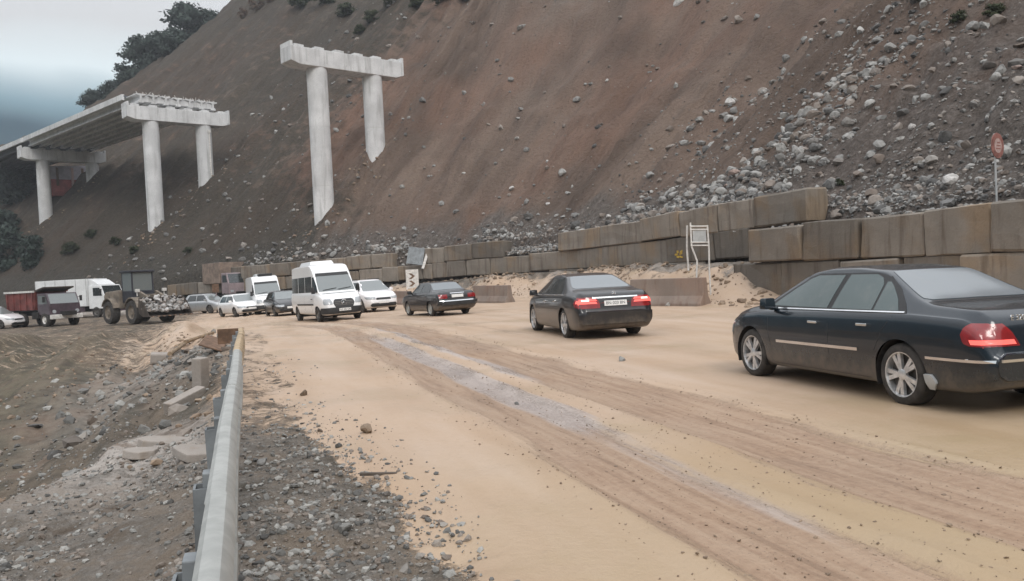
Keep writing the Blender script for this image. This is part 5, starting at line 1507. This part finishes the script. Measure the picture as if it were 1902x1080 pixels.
def scatter_mesh(name, P, size, mat, flat=.75, seed=1, label=None, cat=None):
    rng = np.random.default_rng(seed); n = len(P)
    base = np.repeat(IV[None], n, 0) * rng.uniform(.62, 1.2, (n, len(IV), 1))
    sc = rng.uniform(.6, 1.3, (n, 1, 3)); sc[:, :, 2] *= flat
    a = rng.uniform(0, 6.28, n); c, s = np.cos(a), np.sin(a)
    b = base * sc * np.asarray(size)[:, None, None]
    tl = rng.uniform(-.7, .7, n); ct, st = np.cos(tl), np.sin(tl)
    y = b[..., 1] * ct[:, None] - b[..., 2] * st[:, None]; z = b[..., 1] * st[:, None] + b[..., 2] * ct[:, None]
    X = b[..., 0] * c[:, None] - y * s[:, None]; Y = b[..., 0] * s[:, None] + y * c[:, None]
    V = np.stack([X, Y, z], -1) + np.asarray(P)[:, None]
    F = (IF[None] + (np.arange(n) * len(IV))[:, None, None]).reshape(-1, 3)
    me = mesh_arrays(name, V.reshape(-1, 3), F, [mat], False)
    return tag(link(name, me), label, cat, kind='stuff')
def place_rock(x, y, z, s, label, group=None, mat=None, k=0, flat=.8, name='rock'):
    me = ROCKS[k % len(ROCKS)]
    if mat is not None:
        me = me.copy(); me.materials.clear(); me.materials.append(mat)
    o = link(name, me); o.location = (x, y, z); rr = random.Random(k)
    o.scale = (s * rr.uniform(.8, 1.25), s * rr.uniform(.8, 1.2), s * flat * rr.uniform(.8, 1.2)); o.rotation_euler = (rr.uniform(-.5, .5), rr.uniform(-.5, .5), rr.uniform(0, 6.28))
    return tag(o, label, 'rock', group)
# scree density on the slope
n = 130000
S = RNG.uniform(-4, 118, n); D = 2.1 + (RNG.random(n) ** 1.35) * 66
dens = np.clip(.75 * (1 - ss(22, 44, S + .45 * D)) + .95 * (1 - ss(2.4, 4.6, D)) * (1 - ss(70, 92, S)), 0, 1)
cl = fbm(S * .16 - .05 * D, D * .05, 91, 4)
diag = np.exp(-((S - 33 + .10 * D) / 4.5) ** 2) * ss(2, 6, D) * (1 - ss(26, 46, D)) + .8 * np.exp(-((S - 47 + .12 * D) / 3.0) ** 2) * (1 - ss(9, 20, D))
dens = np.clip(dens * np.clip(.50 + 2.0 * cl, .05, 1.5) + .75 * diag * np.clip(.5 + 1.6 * cl, .1, 1) + .028, 0, 1)
dens *= .28 + .72 * np.exp(-D / 40)
keep = RNG.random(n) < dens
S, D = S[keep], D[keep]
P = hill_point(S, D)
size = .035 + .17 * RNG.random(len(P)) ** 4.2
size *= 1 + .012 * np.linalg.norm(P, axis=1)
dist = np.linalg.norm(P - np.array([0, 0, EYE]), axis=1)
vis = size / dist
pxs = 951 + 1560 * P[:, 0] / np.maximum(P[:, 1], 1)
infr = (P[:, 1] > 3) & (pxs > 0) & (pxs < 1902)
big = np.argsort(-(vis * infr))[:262]
mask = np.ones(len(P), bool); mask[big] = False
P[:, 2] += size * .15
scatter_mesh('scree', P[mask], size[mask], M['rock'], .75, 5, 'loose grey stones scattered over the landslide slope', 'scree')
n = 90000; S2 = RNG.uniform(0, 60, n); D2 = 2.3 + RNG.random(n) ** 1.6 * 60
dn = np.clip(1.05 * (1 - ss(20, 42, S2 + .45 * D2)) + .55 * np.exp(-((S2 - 33 + .10 * D2) / 6) ** 2) + .35 * (1 - ss(2.5, 5, D2)), 0, 1) * np.clip(.42 + 1.5 * fbm(S2 * .3, D2 * .14, 95, 4), .05, 1)
kp = RNG.random(n) < dn; P2 = hill_point(S2[kp], D2[kp])
scatter_mesh('scree_gravel', P2, (.028 + .075 * RNG.random(len(P2)) ** 3) * (1 + .010 * np.linalg.norm(P2, axis=1)), M['rock'], .8, 15, 'fine broken stone covering the dark right part of the slope', 'scree')
cs = np.repeat(np.array(PIER_SD), 70, 0); a_ = RNG.uniform(0, 6.28, len(cs)); r_ = 1.0 + RNG.random(len(cs)) ** 1.5 * 2.4
P3 = hill_point(cs[:, 0] + r_ * np.cos(a_), cs[:, 1] + r_ * np.sin(a_)); 
scatter_mesh('pier_rubble', P3, .05 + .22 * RNG.random(len(P3)) ** 3, M['clod'], .7, 16, 'stones and clods heaped round the feet of the pier columns', 'rubble')
def proj_px(p):
    q = CM[:3, :3].T @ (np.asarray(p) - np.array([0, 0, EYE])); return 951 + 1560 * q[0] / -q[2], 540 - 1560 * q[1] / -q[2]
def slope_label(p, d, sz):
    px, py = proj_px(p); prev_ = 300
    for lim, where in ((600, 'left of the near pier'), (720, 'right of the near pier'), (830, 'above the old sedan'), (940, 'left of the wall gap'), (1042, 'over the wall gap'),
                       (1180, 'above the charcoal sedan'), (1290, 'left of the frame sign'), (1400, 'above the frame sign'), (1510, 'above the far wall end'), (1640, 'above the navy sedan'), (1760, 'left of the red sign'), (1850, 'close to the red sign'), (9999, 'right of the red sign')):
        if px < lim: break
        prev_ = lim
    band = 'at the picture top' if py < 110 else 'high up' if py < 210 else 'halfway up' if py < 300 else 'low down'
    if d < 5.2 and px < 1500: band = 'in the wall top rubble'
    size_ = 'large' if sz > .26 else 'middling' if sz > .17 else 'small'
    side = 'leftward' if px - prev_ < (min(lim, 1902) - prev_) / 2 else 'rightward'
    return f'{size_} grey rock {where}, {side}, {band}', f'{size_} rocks {where}, {side}, {band}'
for q, i in enumerate(big):
    lb, gr = slope_label(P[i], D[i], size[i])
    place_rock(P[i, 0], P[i, 1], P[i, 2], size[i] * 1.1, lb, gr, None, q)
def slope_hit(px, py):
    v = pix_ray(px, py); best = None
    t = np.linspace(10, 240, 1800); Q = np.array([0, 0, EYE])[None] + v[None] * t[:, None]
    dd, arc = w_dist(Q[:, 0], Q[:, 1]); z = hill_surface(arc, -dd)
    m = np.where((Q[:, 2] < z) & (dd < -1.0))[0]
    i = m[0] if len(m) else len(t) - 1
    return Q[i]
for q, (px, py, s_px, mat, lb) in enumerate([
    (1366, 324, 27, 'rock_pink', 'large rounded pinkish boulder above the steel frame sign'), (1357, 192, 20, 'rock_pale', 'pale white rock lying alone on the upper grey scree'),
    (1262, 8, 22, 'rock_pale', 'pale rock at the top edge of the slope'), (1638, 122, 14, 'rock_pale', 'small white rock high on the right scree'),
    (1696, 238, 16, 'rock_pale', 'light rock left of the faded red sign'), (1770, 340, 34, 'rock_pale', 'long pale boulder just above the nearest wall'),
    (1352, 347, 15, 'rock_pink', 'small pinkish rock directly below the rounded boulder'), (1732, 235, 14, 'rock', 'grey rock close to the faded red sign'),
    (1372, 42, 22, 'rock', 'grey boulder near the top of the scree'), (1405, 35, 18, 'rock', 'second grey boulder near the top of the scree, right of its twin'),
    (1128, 151, 9, 'rock_pale', 'white stone on the smooth brown slope'), (862, 324, 9, 'rock_pale', 'white stone low on the brown slope, right of the near pier'),
    (950, 352, 13, 'rock_pale', 'white stone above the gap in the far wall'), (1018, 380, 9, 'rock_pale', 'small white stone over the rubble gap'),
    (1130, 405, 15, 'rock_pale', 'pale rock resting on the top course of the far wall'), (1888, 128, 18, 'rock_pink', 'pinkish rock at the right edge of the slope')]):
    p = slope_hit(px, py); s_ = s_px / 1560 * p[1] * .56
    place_rock(p[0], p[1], p[2] + .2 * s_, s_, lb, None, M[mat] if mat != 'rock' else None, 300 + q, .8, 'boulder')
# gap of rubble in the far wall and rubble at the bank foot
s_a, s_b = s_at_px(1042, 1.5), s_at_px(938, 1.5)
n = 900; Sx = RNG.uniform(s_a, s_b, n); Dx = RNG.uniform(1.6, 3.4, n)
x, y = w_off(Sx, Dx); z = np.interp(Sx, [24, 34, 48, 62, 76, 100], [1.72, 1.66, 1.6, 1.42, 1.05, .8]) + HB + .05 + (Dx - 1.6) * .55 + RNG.random(n) * .15
scatter_mesh('rubble_heap', np.stack([x, y, z], -1), .06 + .13 * RNG.random(n) ** 2, M['rock'], .8, 6, 'grey rubble spilling through the gap in the far wall', 'rubble')
n = 5200; Sx = RNG.uniform(18, 92, n); Dx = -RNG.random(n) ** 1.6 * 3.0 + 1.2
x, y = w_off(Sx, Dx); z = ground_z(x, y)
kp = RNG.random(n) < np.clip(.55 + 1.6 * fbm(x * .35, y * .35, 66, 3), .05, 1)
scatter_mesh('bank_rubble', np.stack([x, y, z + .01], -1)[kp], (.03 + .13 * RNG.random(n) ** 4)[kp], M['clod'], .75, 7, 'mud coloured clods and stones along the bank below the walls', 'rubble')
for nm, sa, sb, off, zf, cnt, sd, lb in (('wall_top_rubble', -6, 29, 0, lambda q: np.full(len(q), 2.69), 1500, 21, 'stones and soil lying along the top of the nearest wall'),
    ('wall_top_rubble', 29, 46, 1.5, lambda q: np.interp(q, [24, 34, 48], [1.72, 1.66, 1.6]) + 2 * HB - .02, 900, 22, 'stones lying along the top course of the far wall')):
    Sx = RNG.uniform(sa, sb, cnt); Dx = off + .06 + .95 * RNG.random(cnt) ** .55; x, y = w_off(Sx, Dx)
    kp = RNG.random(cnt) < np.clip(.45 + 1.8 * fbm(Sx * .5, Dx, 69, 3), .05, 1)
    scatter_mesh(nm, np.stack([x, y, zf(Sx) + .02], -1)[kp], (.02 + .10 * RNG.random(cnt) ** 3.5)[kp], M['rock'], .7, sd, lb, 'rubble')
# gravel of the shoulder
n = 100000
L = RNG.uniform(-6.0, 1.3, n); u = 1.8 + RNG.random(n) ** 1.8 * 18
x, y = xy(L, u)
dn = np.where(L < edge_l(u) + .1, 1.0, np.exp(-(L - edge_l(u)) / .22)) * (1 - ss(7.5, 12, u) * .86) * np.clip(.72 + 1.5 * fbm(x * .8, y * .8, 67, 3), .08, 1)
kp = RNG.random(n) < dn; x, y = x[kp], y[kp]; m_ = len(x)
scatter_mesh('gravel', np.stack([x, y, ground_z(x, y) + .004], -1), .006 + .032 * RNG.random(m_) ** 4.2, M['pebble'], .7, 8, 'dark grey gravel on the shoulder around the guardrail', 'gravel')
# clods thrown along the wheel tracks
n = 3600; u = 3 + RNG.random(n) ** 1.5 * 26; ed = RNG.choice([2.15, 3.15, 3.62, 4.9, 2.7, 4.3], n); L = ed + RNG.normal(0, .13, n) - road_shift(u)
x, y = xy(L, u)
scatter_mesh('track_clods', np.stack([x, y, ground_z(x, y) + .003], -1), .004 + .013 * RNG.random(n) ** 4, M['clod'], .6, 9, 'small mud clods pressed up along the wheel tracks', 'clods')
# individual stones and scraps on the road and shoulder
for q, (px, py, s_, mat, lb) in enumerate([
    (1155, 671, .085, 'rock', 'lone stone on the mud between the near sedan and the dark sedan ahead'), (683, 804, .085, 'clod', 'dark clod on the mud left of the wheel tracks'),
    (960, 752, .035, 'rock', 'pebble on the pale strip between the wheel tracks'), (487, 862, .055, 'rock', 'dark stone right of the guardrail, by the pale patch'),
    (640, 988, .06, 'pebble', 'stone in the gravel at the bottom of the road edge'), (565, 735, .08, 'clod', 'mud lump on the edge of the mud, right of the guardrail'),
    (1085, 548, .16, 'rock', 'dark stone at the foot of the bank ahead of the charcoal sedan'), (1240, 569, .13, 'rock', 'small dark stone in front of the reddish barrier'),
    (1378, 562, .16, 'clod', 'mud clod below the corner of the nearest wall')]):
    p = hit_ground(px, py); place_rock(p[0], p[1], p[2] + s_ * .35, s_, lb, None, M[mat] if mat != 'rock' else None, 400 + q, .7)
p = hit_ground(703, 884)
m = MB(); m.box((0, 0, 0), (.30, .035, .025)); o = m.build('stick', M['bark'], None, bevel=.006); o.location = p + np.array([0, 0, .015]); o.rotation_euler = (0, .04, .03)
tag(o, 'short dark stick lying flat on the mud near the gravel edge', 'stick')

# loader bucket rubble
c, s_ = math.cos(WLp[3]), math.sin(WLp[3]); lx, ly, lz = wl_.location
n = 420; a = RNG.uniform(2.85, 3.75, n); b = RNG.uniform(-1.35, 1.35, n); zz = .73 + .95 * np.clip(1 - (a - 2.85) / 1.1, 0, 1) * RNG.uniform(.3, 1.15, n)
scatter_mesh('bucket_rubble', np.stack([lx + c * a - s_ * b, ly + s_ * a + c * b, lz + zz], -1), (.05 + .15 * RNG.random(n) ** 2.5), M['rubblerock'], .8, 12, 'grey rubble heaped in the bucket of the wheel loader', 'rubble')

# ------------------------------------------------------------------ shoulder wreckage left of the rail
def lay(name, px, py, size, rot, mat, label, cat, lift=0.0, bevel=.02, group=None):
    p = hit_ground(px, py); m = MB(); m.box((0, 0, 0), size); me = m.mesh(name, mat, bevel=bevel)
    o = link(name, me); o.location = p + np.array([0, 0, lift]); o.rotation_euler = rot
    return tag(o, label, cat, group)
lay('concrete_post', 374, 728, (.20, .24, .72), (.04, .06, -.3), M['rubble'], 'upright broken concrete post left of the guardrail', 'concrete post', .26)
lay('concrete_post', 345, 755, (.20, .80, .22), (.24, .1, -.42), M['rubble'], 'fallen concrete post lying in front of the upright one', 'concrete post', .10)
for q, (px, py, sc_, rz, lb) in enumerate([(312, 826, .24, .5, 'broken pale concrete slab on the edge of the shoulder'), (368, 846, .20, -.4, 'smaller pale slab piece tucked close to the guardrail posts'), (262, 846, .17, 1.1, 'pale slab fragment farthest from the guardrail')]):
    p = hit_ground(px, py); rr = random.Random(q + 4); k_ = 9
    pr = [(sc_ * rr.uniform(.7, 1.25) * math.cos(6.283 * a / k_) * 1.3, sc_ * rr.uniform(.7, 1.2) * math.sin(6.283 * a / k_)) for a in range(k_)]
    m = MB(); m.add([(x, y, -.05) for x, y in pr] + [(x * .95, y * .95, .035 + rr.uniform(-.008, .008)) for x, y in pr], [tuple(range(k_ - 1, -1, -1)), tuple(range(k_, 2 * k_))] + [(a, (a + 1) % k_, k_ + (a + 1) % k_, k_ + a) for a in range(k_)])
    o = m.build('broken_slab', M['rubble'], None, bevel=.012); o.location = p + np.array([0, 0, .03]); o.rotation_euler = (.06, .09, rz); tag(o, lb, 'slab')
for k, (px, py, ln, rz, lb) in enumerate([(352, 640, 3.8, 1.35, 'long pale timber pole lying on the rubble mound'), (372, 632, 3.4, 1.28, 'second timber pole lying beside the long one'), (330, 655, 3.0, 1.45, 'shorter timber pole at the left of the mound')]):
    p = hit_ground(px, py); m = MB(); m.tube((-ln / 2, 0, 0), (ln / 2, 0, 0), .07, .05, 8); o = m.build('timber_pole', M['wood']); o.location = p + np.array([0, 0, .12]); o.rotation_euler = (0, -.03, rz + .35)
    tag(o, lb, 'pole')
lay('rusty_sheet', 398, 652, (.55, 1.5, .03), (.10, .35, .25), M['rust'], 'rusty brown sheet leaning beside the far end of the guardrail', 'metal sheet', .20, .004)
lay('stone_block', 300, 668, (.7, .5, .35), (.1, .1, .4), M['rubble'], 'pale rubble block on the mound edge, left of the poles', 'stone block', .05, .06)
n = 700; px_ = RNG.normal(0, 1, n); L = np.minimum(-2.6 + px_ * 1.7, -.6 - RNG.random(n)); u = 23 + RNG.normal(0, 4.5, n); x, y = xy(L, u)
scatter_mesh('mound_rubble', np.stack([x, y, ground_z(x, y) + .02], -1), .03 + .16 * RNG.random(n) ** 4, M['pebble'], .7, 13, 'pale rubble strewn over the mound beside the guardrail end', 'rubble')
n = 3200; L = RNG.uniform(-16, -.6, n); u = RNG.uniform(9, 38, n); x, y = xy(L, u); kp = RNG.random(n) < np.clip(.4 + 2 * fbm(L * .5, u * .1, 45, 3), .03, 1); x, y = x[kp], y[kp]
scatter_mesh('embankment_stones', np.stack([x, y, ground_z(x, y) + .01], -1), .02 + .11 * RNG.random(len(x)) ** 4, M['clod'], .7, 14, 'stones and clods on the brown embankment', 'stones')

# ------------------------------------------------------------------ signs and boards
p0, s_ = wall_pt(1318, 512, -.9); gx_, gy_ = p0[0], p0[1]
zg = gz(gx_, gy_)
_, _, tx, ty = w_at(s_); ang = math.atan2(ty, tx)
t = thing('frame_sign', 'pale steel frame with a small board on bent legs, standing before the far wall', 'road sign', (gx_, gy_, zg), 0)
m = MB(); m.path([(.02, 0, -.3), (0, 0, .9), (.02, 0, 1.75), (0, 0, 2.62)], .032); m.build('leg', M['steelwhite'], t)
m = MB(); m.path([(-.42, .02, -.35), (-.50, .02, .5), (-.44, .02, 1.3), (-.62, .02, 1.85), (-.63, .02, 2.75)], .032); m.build('leg', M['steelwhite'], t, )
m = MB(); m.path([(-.72, .3, .95), (-.74, .3, 1.8), (-.70, .28, 2.66)], .036); m.build('leg', M['steelwhite'], t)
for z in (2.58, 2.46, 1.98, 1.86):
    m = MB(); m.tube((-.66, 0, z + .03), (.03, 0, z), .024, n=8); m.build('crossbar', M['steelwhite'], t)
m = MB(); m.box((-.31, .02, 2.23), (.50, .02, .42)); m.build('board', M['signgrey'], t, bevel=.005)
p = slope_hit(1852, 392); q = at_y(1853, 300, p[1]); hh = q[2] - p[2]
t = thing('warning_sign', 'faded red and white round sign on a thin post above the nearest wall', 'road sign', tuple(p), R(35))
m = MB(); m.tube((0, 0, -.5), (0, 0, hh + .75), .028, n=8); m.build('post', M['signgrey'], t)
m = MB(); m.lathe_y([(.001, -.022), (.34, -.022), (.345, -.01), (.34, .0), (.001, .0)], 28, (.06, -.03, hh + .42)); sg_ = m.build('sign_plate', M['signred'], t)
m = MB(); m.lathe_y([(.20, -.028), (.001, -.028)], 24, (.06, -.03, hh + .42)); m.build('white_centre', M['signpale'], sg_)
m = MB()
for k in range(3): m.box((.06 + .02 * k, -.062, hh + .34 + .08 * k), (.24 - .04 * k, .004, .03))
m.build('worn_bars', M['signred'], sg_)
# leaning panel and arrow board at the bend
p1, s1 = wall_pt(772, 476, .9)
t = thing('leaning_panel', 'dark grey panel tilted against the far wall with a pale edge strip', 'panel', (p1[0], p1[1], p1[2]), 0)
m = MB(); m.box((0, 0, 0), (1.25, .10, 1.35), Matrix.Rotation(.18, 3, 'Y') @ Matrix.Rotation(-.25, 3, 'X')); m.build('sheet', M['galv_dark'], t, bevel=.01)
m = MB(); m.box((.78, .02, -.2), (.20, .12, 1.75), Matrix.Rotation(.32, 3, 'Y') @ Matrix.Rotation(-.25, 3, 'X')); m.build('edge_strip', M['steelwhite'], t, bevel=.02)
p1, s1 = wall_pt(766, 522, -.2)
t = thing('arrow_board', 'pale board with black arrow marks standing at the bend behind the old sedan', 'road sign', (p1[0], p1[1], p1[2] - .65), 0)
m = MB(); m.box((0, 0, .75), (.95, .05, 1.5)); bd = m.build('board', M['steelwhite'], t, bevel=.01)
m = MB()
for k in range(2):
    z = .45 + .55 * k
    m.add([(-.28, -.028, z + .22), (-.06, -.028, z + .22), (.22, -.028, z), (-.06, -.028, z - .22), (-.28, -.028, z - .22), (.0, -.028, z)], [(0, 1, 2, 5), (5, 2, 3, 4)])
m.build('arrow', M['rust'], bd)
# sheeted site building under the deck
p = slope_hit(122, 352)
t = thing('site_shed', 'red and grey sheeted site shed under the viaduct deck at left', 'shed', (p[0], p[1], p[2] - 1.2), R(42))
m = MB(); m.box((0, 0, 1.3), (6.4, 3.0, 2.6)); m.build('lower_wall', M['shedred'], t, bevel=.05)
m = MB(); m.prism([(-3.3, 2.6), (-3.0, 4.6), (3.0, 4.9), (3.3, 2.6)], -1.6, 1.6); m.build('upper_wall', M['shedpale'], t, bevel=.05)
for x_ in (-1.5, .7, 2.2):
    m = MB(); m.box((x_, -1.62, 3.0), (.35, .12, 2.9)); m.build('support', M['rust'] if x_ != .7 else M['signpale'], t)

# ------------------------------------------------------------------ trees and bushes
def make_tree(name, h, w, mat, seed, leaf=.35, n=2600, lobes=9, trunk=True, low=.28):
    rng = np.random.default_rng(seed); rr = random.Random(seed)
    root = bpy.data.objects.new(name, None); COL.objects.link(root)
    tb = MB()
    cents = []
    for k in range(lobes):
        a = k * 2.4 + rng.uniform(-.5, .5); f = (k + .5) / lobes
        rad = w * .5 * (1 - abs(f - .35) * .95) * rng.uniform(.35, .85)
        cents.append((rad * math.cos(a), rad * math.sin(a), h * (low + (.94 - low) * f), w * rng.uniform(.17, .30)))
    if trunk:
        pts = [(0, 0, -.8), (rr.uniform(-.1, .1), rr.uniform(-.1, .1), h * .3), (rr.uniform(-.2, .2), rr.uniform(-.2, .2), h * .6), (0, 0, h * .85)]
        for q, (a, b) in enumerate(zip(pts[:-1], pts[1:])): tb.tube(a, b, h * .028 * (1 - q * .28), h * .028 * (1 - (q + 1) * .28), 8)
    for c in cents: tb.tube((0, 0, max(.05, c[2] * .55)), (c[0], c[1], c[2]), h * .010, h * .004, 5)
    tb.build('trunk', M['bark'], root)
    C = np.array(cents); pick = rng.choice(len(C), n, p=C[:, 3] ** 2 / (C[:, 3] ** 2).sum())
    d = rng.normal(size=(n, 3)); d /= np.linalg.norm(d, axis=1)[:, None]
    r = C[pick, 3] * rng.random(n) ** .4 * rng.uniform(.75, 1.25, n)
    P = C[pick, :3] + d * r[:, None] * np.array([1, 1, .75])
    a1 = rng.normal(size=(n, 3)); a1 /= np.linalg.norm(a1, axis=1)[:, None]
    a2 = np.cross(a1, d); a2 /= np.linalg.norm(a2, axis=1)[:, None] + 1e-6
    s = leaf * rng.uniform(.5, 1.3, n)[:, None]
    V = np.stack([P + a1 * s, P + a2 * s * .6, P - a1 * s, P - a2 * s * .6], 1).reshape(-1, 3)
    F = np.arange(4 * n).reshape(n, 4)
    link('crown', mesh_arrays('crown', V, F, [mat], False), root)
    return root
PROTO = {}
def tree(kind, px, py, Y, hpx, label, group, wide=1.0, on='hill', sink=.4):
    """base at the pixel, height in photograph pixels"""
    p = slope_hit(px, py) if on == 'hill' else (hit_ground(px, py) if on == 'ground' else at_y(px, py, Y))
    h = hpx / 1560 * p[1] * (1.14 if kind == 'ridge_tree' else 1)
    spec = dict(ridge_tree=('leaf_blue', 8.0, 6.8, .34, 3000, 11), bush=('leaf_green', 3.0, 3.6, .20, 1500, 8), dry_shrub=('leaf_rust', 3.0, 3.0, .15, 900, 7), dark_tree=('leaf_blue', 7.0, 6.0, .30, 2600, 10))[kind]
    v = random.Random(px * 7 + py).randrange(3)
    key = (kind, v)
    if key not in PROTO:
        o = PROTO[key] = make_tree({'ridge_tree': 'tree', 'dark_tree': 'tree', 'bush': 'bush', 'dry_shrub': 'shrub'}[kind], spec[1], spec[2], M[spec[0]], 100 + 7 * v + len(kind), spec[3], spec[4], spec[5], kind in ('ridge_tree', 'dark_tree'), {'ridge_tree': .22, 'dark_tree': .06}.get(kind, .12))
    else: o = copy_tree(PROTO[key])
    s = h / spec[1]; o.scale = (s * wide, s * wide, s); o.location = (p[0], p[1], p[2] - sink * s); o.rotation_euler = (0, 0, random.Random(px).uniform(0, 6))
    return tag(o, label, {'bush': 'bush', 'dry_shrub': 'shrub'}.get(kind, 'tree'), group)
RT = 'trees along the left ridge'
for px, py, Y, h, lb, wd in [(352, 100, 184, 84, 'tallest dark tree on the ridge, just left of the bare slope top', 1.15), (392, 78, 186, 52, 'low dark tree right of the tallest ridge tree', 1.3), (302, 138, 182, 70, 'rounded dark tree left of the tallest ridge tree', 1.1),
    (268, 160, 182, 85, 'dark tree with a ragged crown right above the middle pier', 1.0), (240, 180, 182, 52, 'smaller dark tree above the left end of the girders', 1.1), (205, 196, 183, 40, 'low dark tree above the deck edge', 1.3), (172, 206, 184, 34, 'very low dark tree farther left above the deck edge', 1.5),
    (330, 120, 180, 60, 'dark tree in front of the two taller ridge trees', 1.2)]:
    tree('ridge_tree', px, py, Y, h, lb, RT, wd, on='y')
for px, py, h, lb in [(478, 18, 34, 'reddish dry shrub on the skyline left of the near pier'), (500, 4, 36, 'dry shrub at the top edge, right of its neighbour'), (452, 34, 22, 'small dry shrub lower on the skyline')]:
    tree('dry_shrub', px, py, 185, h, lb, 'dry shrubs on the skyline', 1.1, on='hill')
for px, py, h, lb, wd in [(20, 506, 84, 'dark tree low at the left edge below the farthest pier', 1.1), (58, 508, 62, 'dark bushy tree right of the one at the left edge', 1.0), (-12, 500, 105, 'dark tree half outside the left edge', 1.1)]:
    tree('dark_tree', px, py - 14, 92, h, lb, 'dark trees at the left', wd, on='hill', sink=.8)
for px, py, h, lb, wd in [(28, 380, 70, 'dark tree on the slope left of the farthest pier', 1.3), (-5, 365, 80, 'dark tree on the slope at the very left edge', 1.3), (48, 345, 44, 'dark tree on the slope below the deck edge', 1.3), (15, 440, 50, 'dark tree on the slope under the deck, lower left', 1.4)]:
    tree('dark_tree', px, py, 92, h, lb, 'dark trees at the left', wd, on='hill')
GB = 'green bushes on the slope'
for px, py, h, lb in [(820, 4, 30, 'green bush at the top edge above the brown slope'), (775, 12, 24, 'green bush at the top edge, left of its larger neighbour'), (690, 40, 22, 'green bush above the near pier cap'), (645, 30, 26, 'dark green bush above the left half of the near cap'),
    (560, 12, 30, 'dark bush at the top edge left of the near pier cap'), (600, 6, 34, 'dark bush at the top edge straight above the near pier cap'), (870, 2, 24, 'bush at the top edge, rightmost of the row above the brown slope'), (730, 6, 30, 'bush at the top edge above the right end of the near cap'), (668, 62, 16, 'small low bush just above the near pier cap'),
    (1780, 40, 22, 'green bush high on the right scree'), (1850, 30, 26, 'green bush in the top right corner'), (130, 470, 22, 'green bush low on the slope right of the dark trees'), (215, 455, 16, 'small green bush below the middle pier'),
    (250, 470, 14, 'small green bush by the foot of the middle pier'), (170, 440, 16, 'low bush between the two left piers'), (350, 470, 12, 'tiny bush right of the middle pier foot'), (1560, 345, 14, 'weedy green tuft above the nearest wall')]:
    tree('bush', px, py, 90, h, lb, GB, 1.4, on='hill')

# ------------------------------------------------------------------ thin mist in the valley
hz = MB(); hz.box((-60, 120, 52), (520, 420, 116))
mm = bpy.data.materials.new('valley mist'); mm.use_nodes = True; nt = mm.node_tree; nt.nodes.clear()
vo_ = nt.nodes.new('ShaderNodeVolumePrincipled'); vo_.inputs['Color'].default_value = (.86, .90, .95, 1); vo_.inputs['Density'].default_value = .00055; vo_.inputs['Anisotropy'].default_value = .2
oo = nt.nodes.new('ShaderNodeOutputMaterial'); nt.links.new(vo_.outputs[0], oo.inputs['Volume'])
tag(hz.build('haze', mm), 'thin pale mist filling the valley', 'haze', kind='stuff')
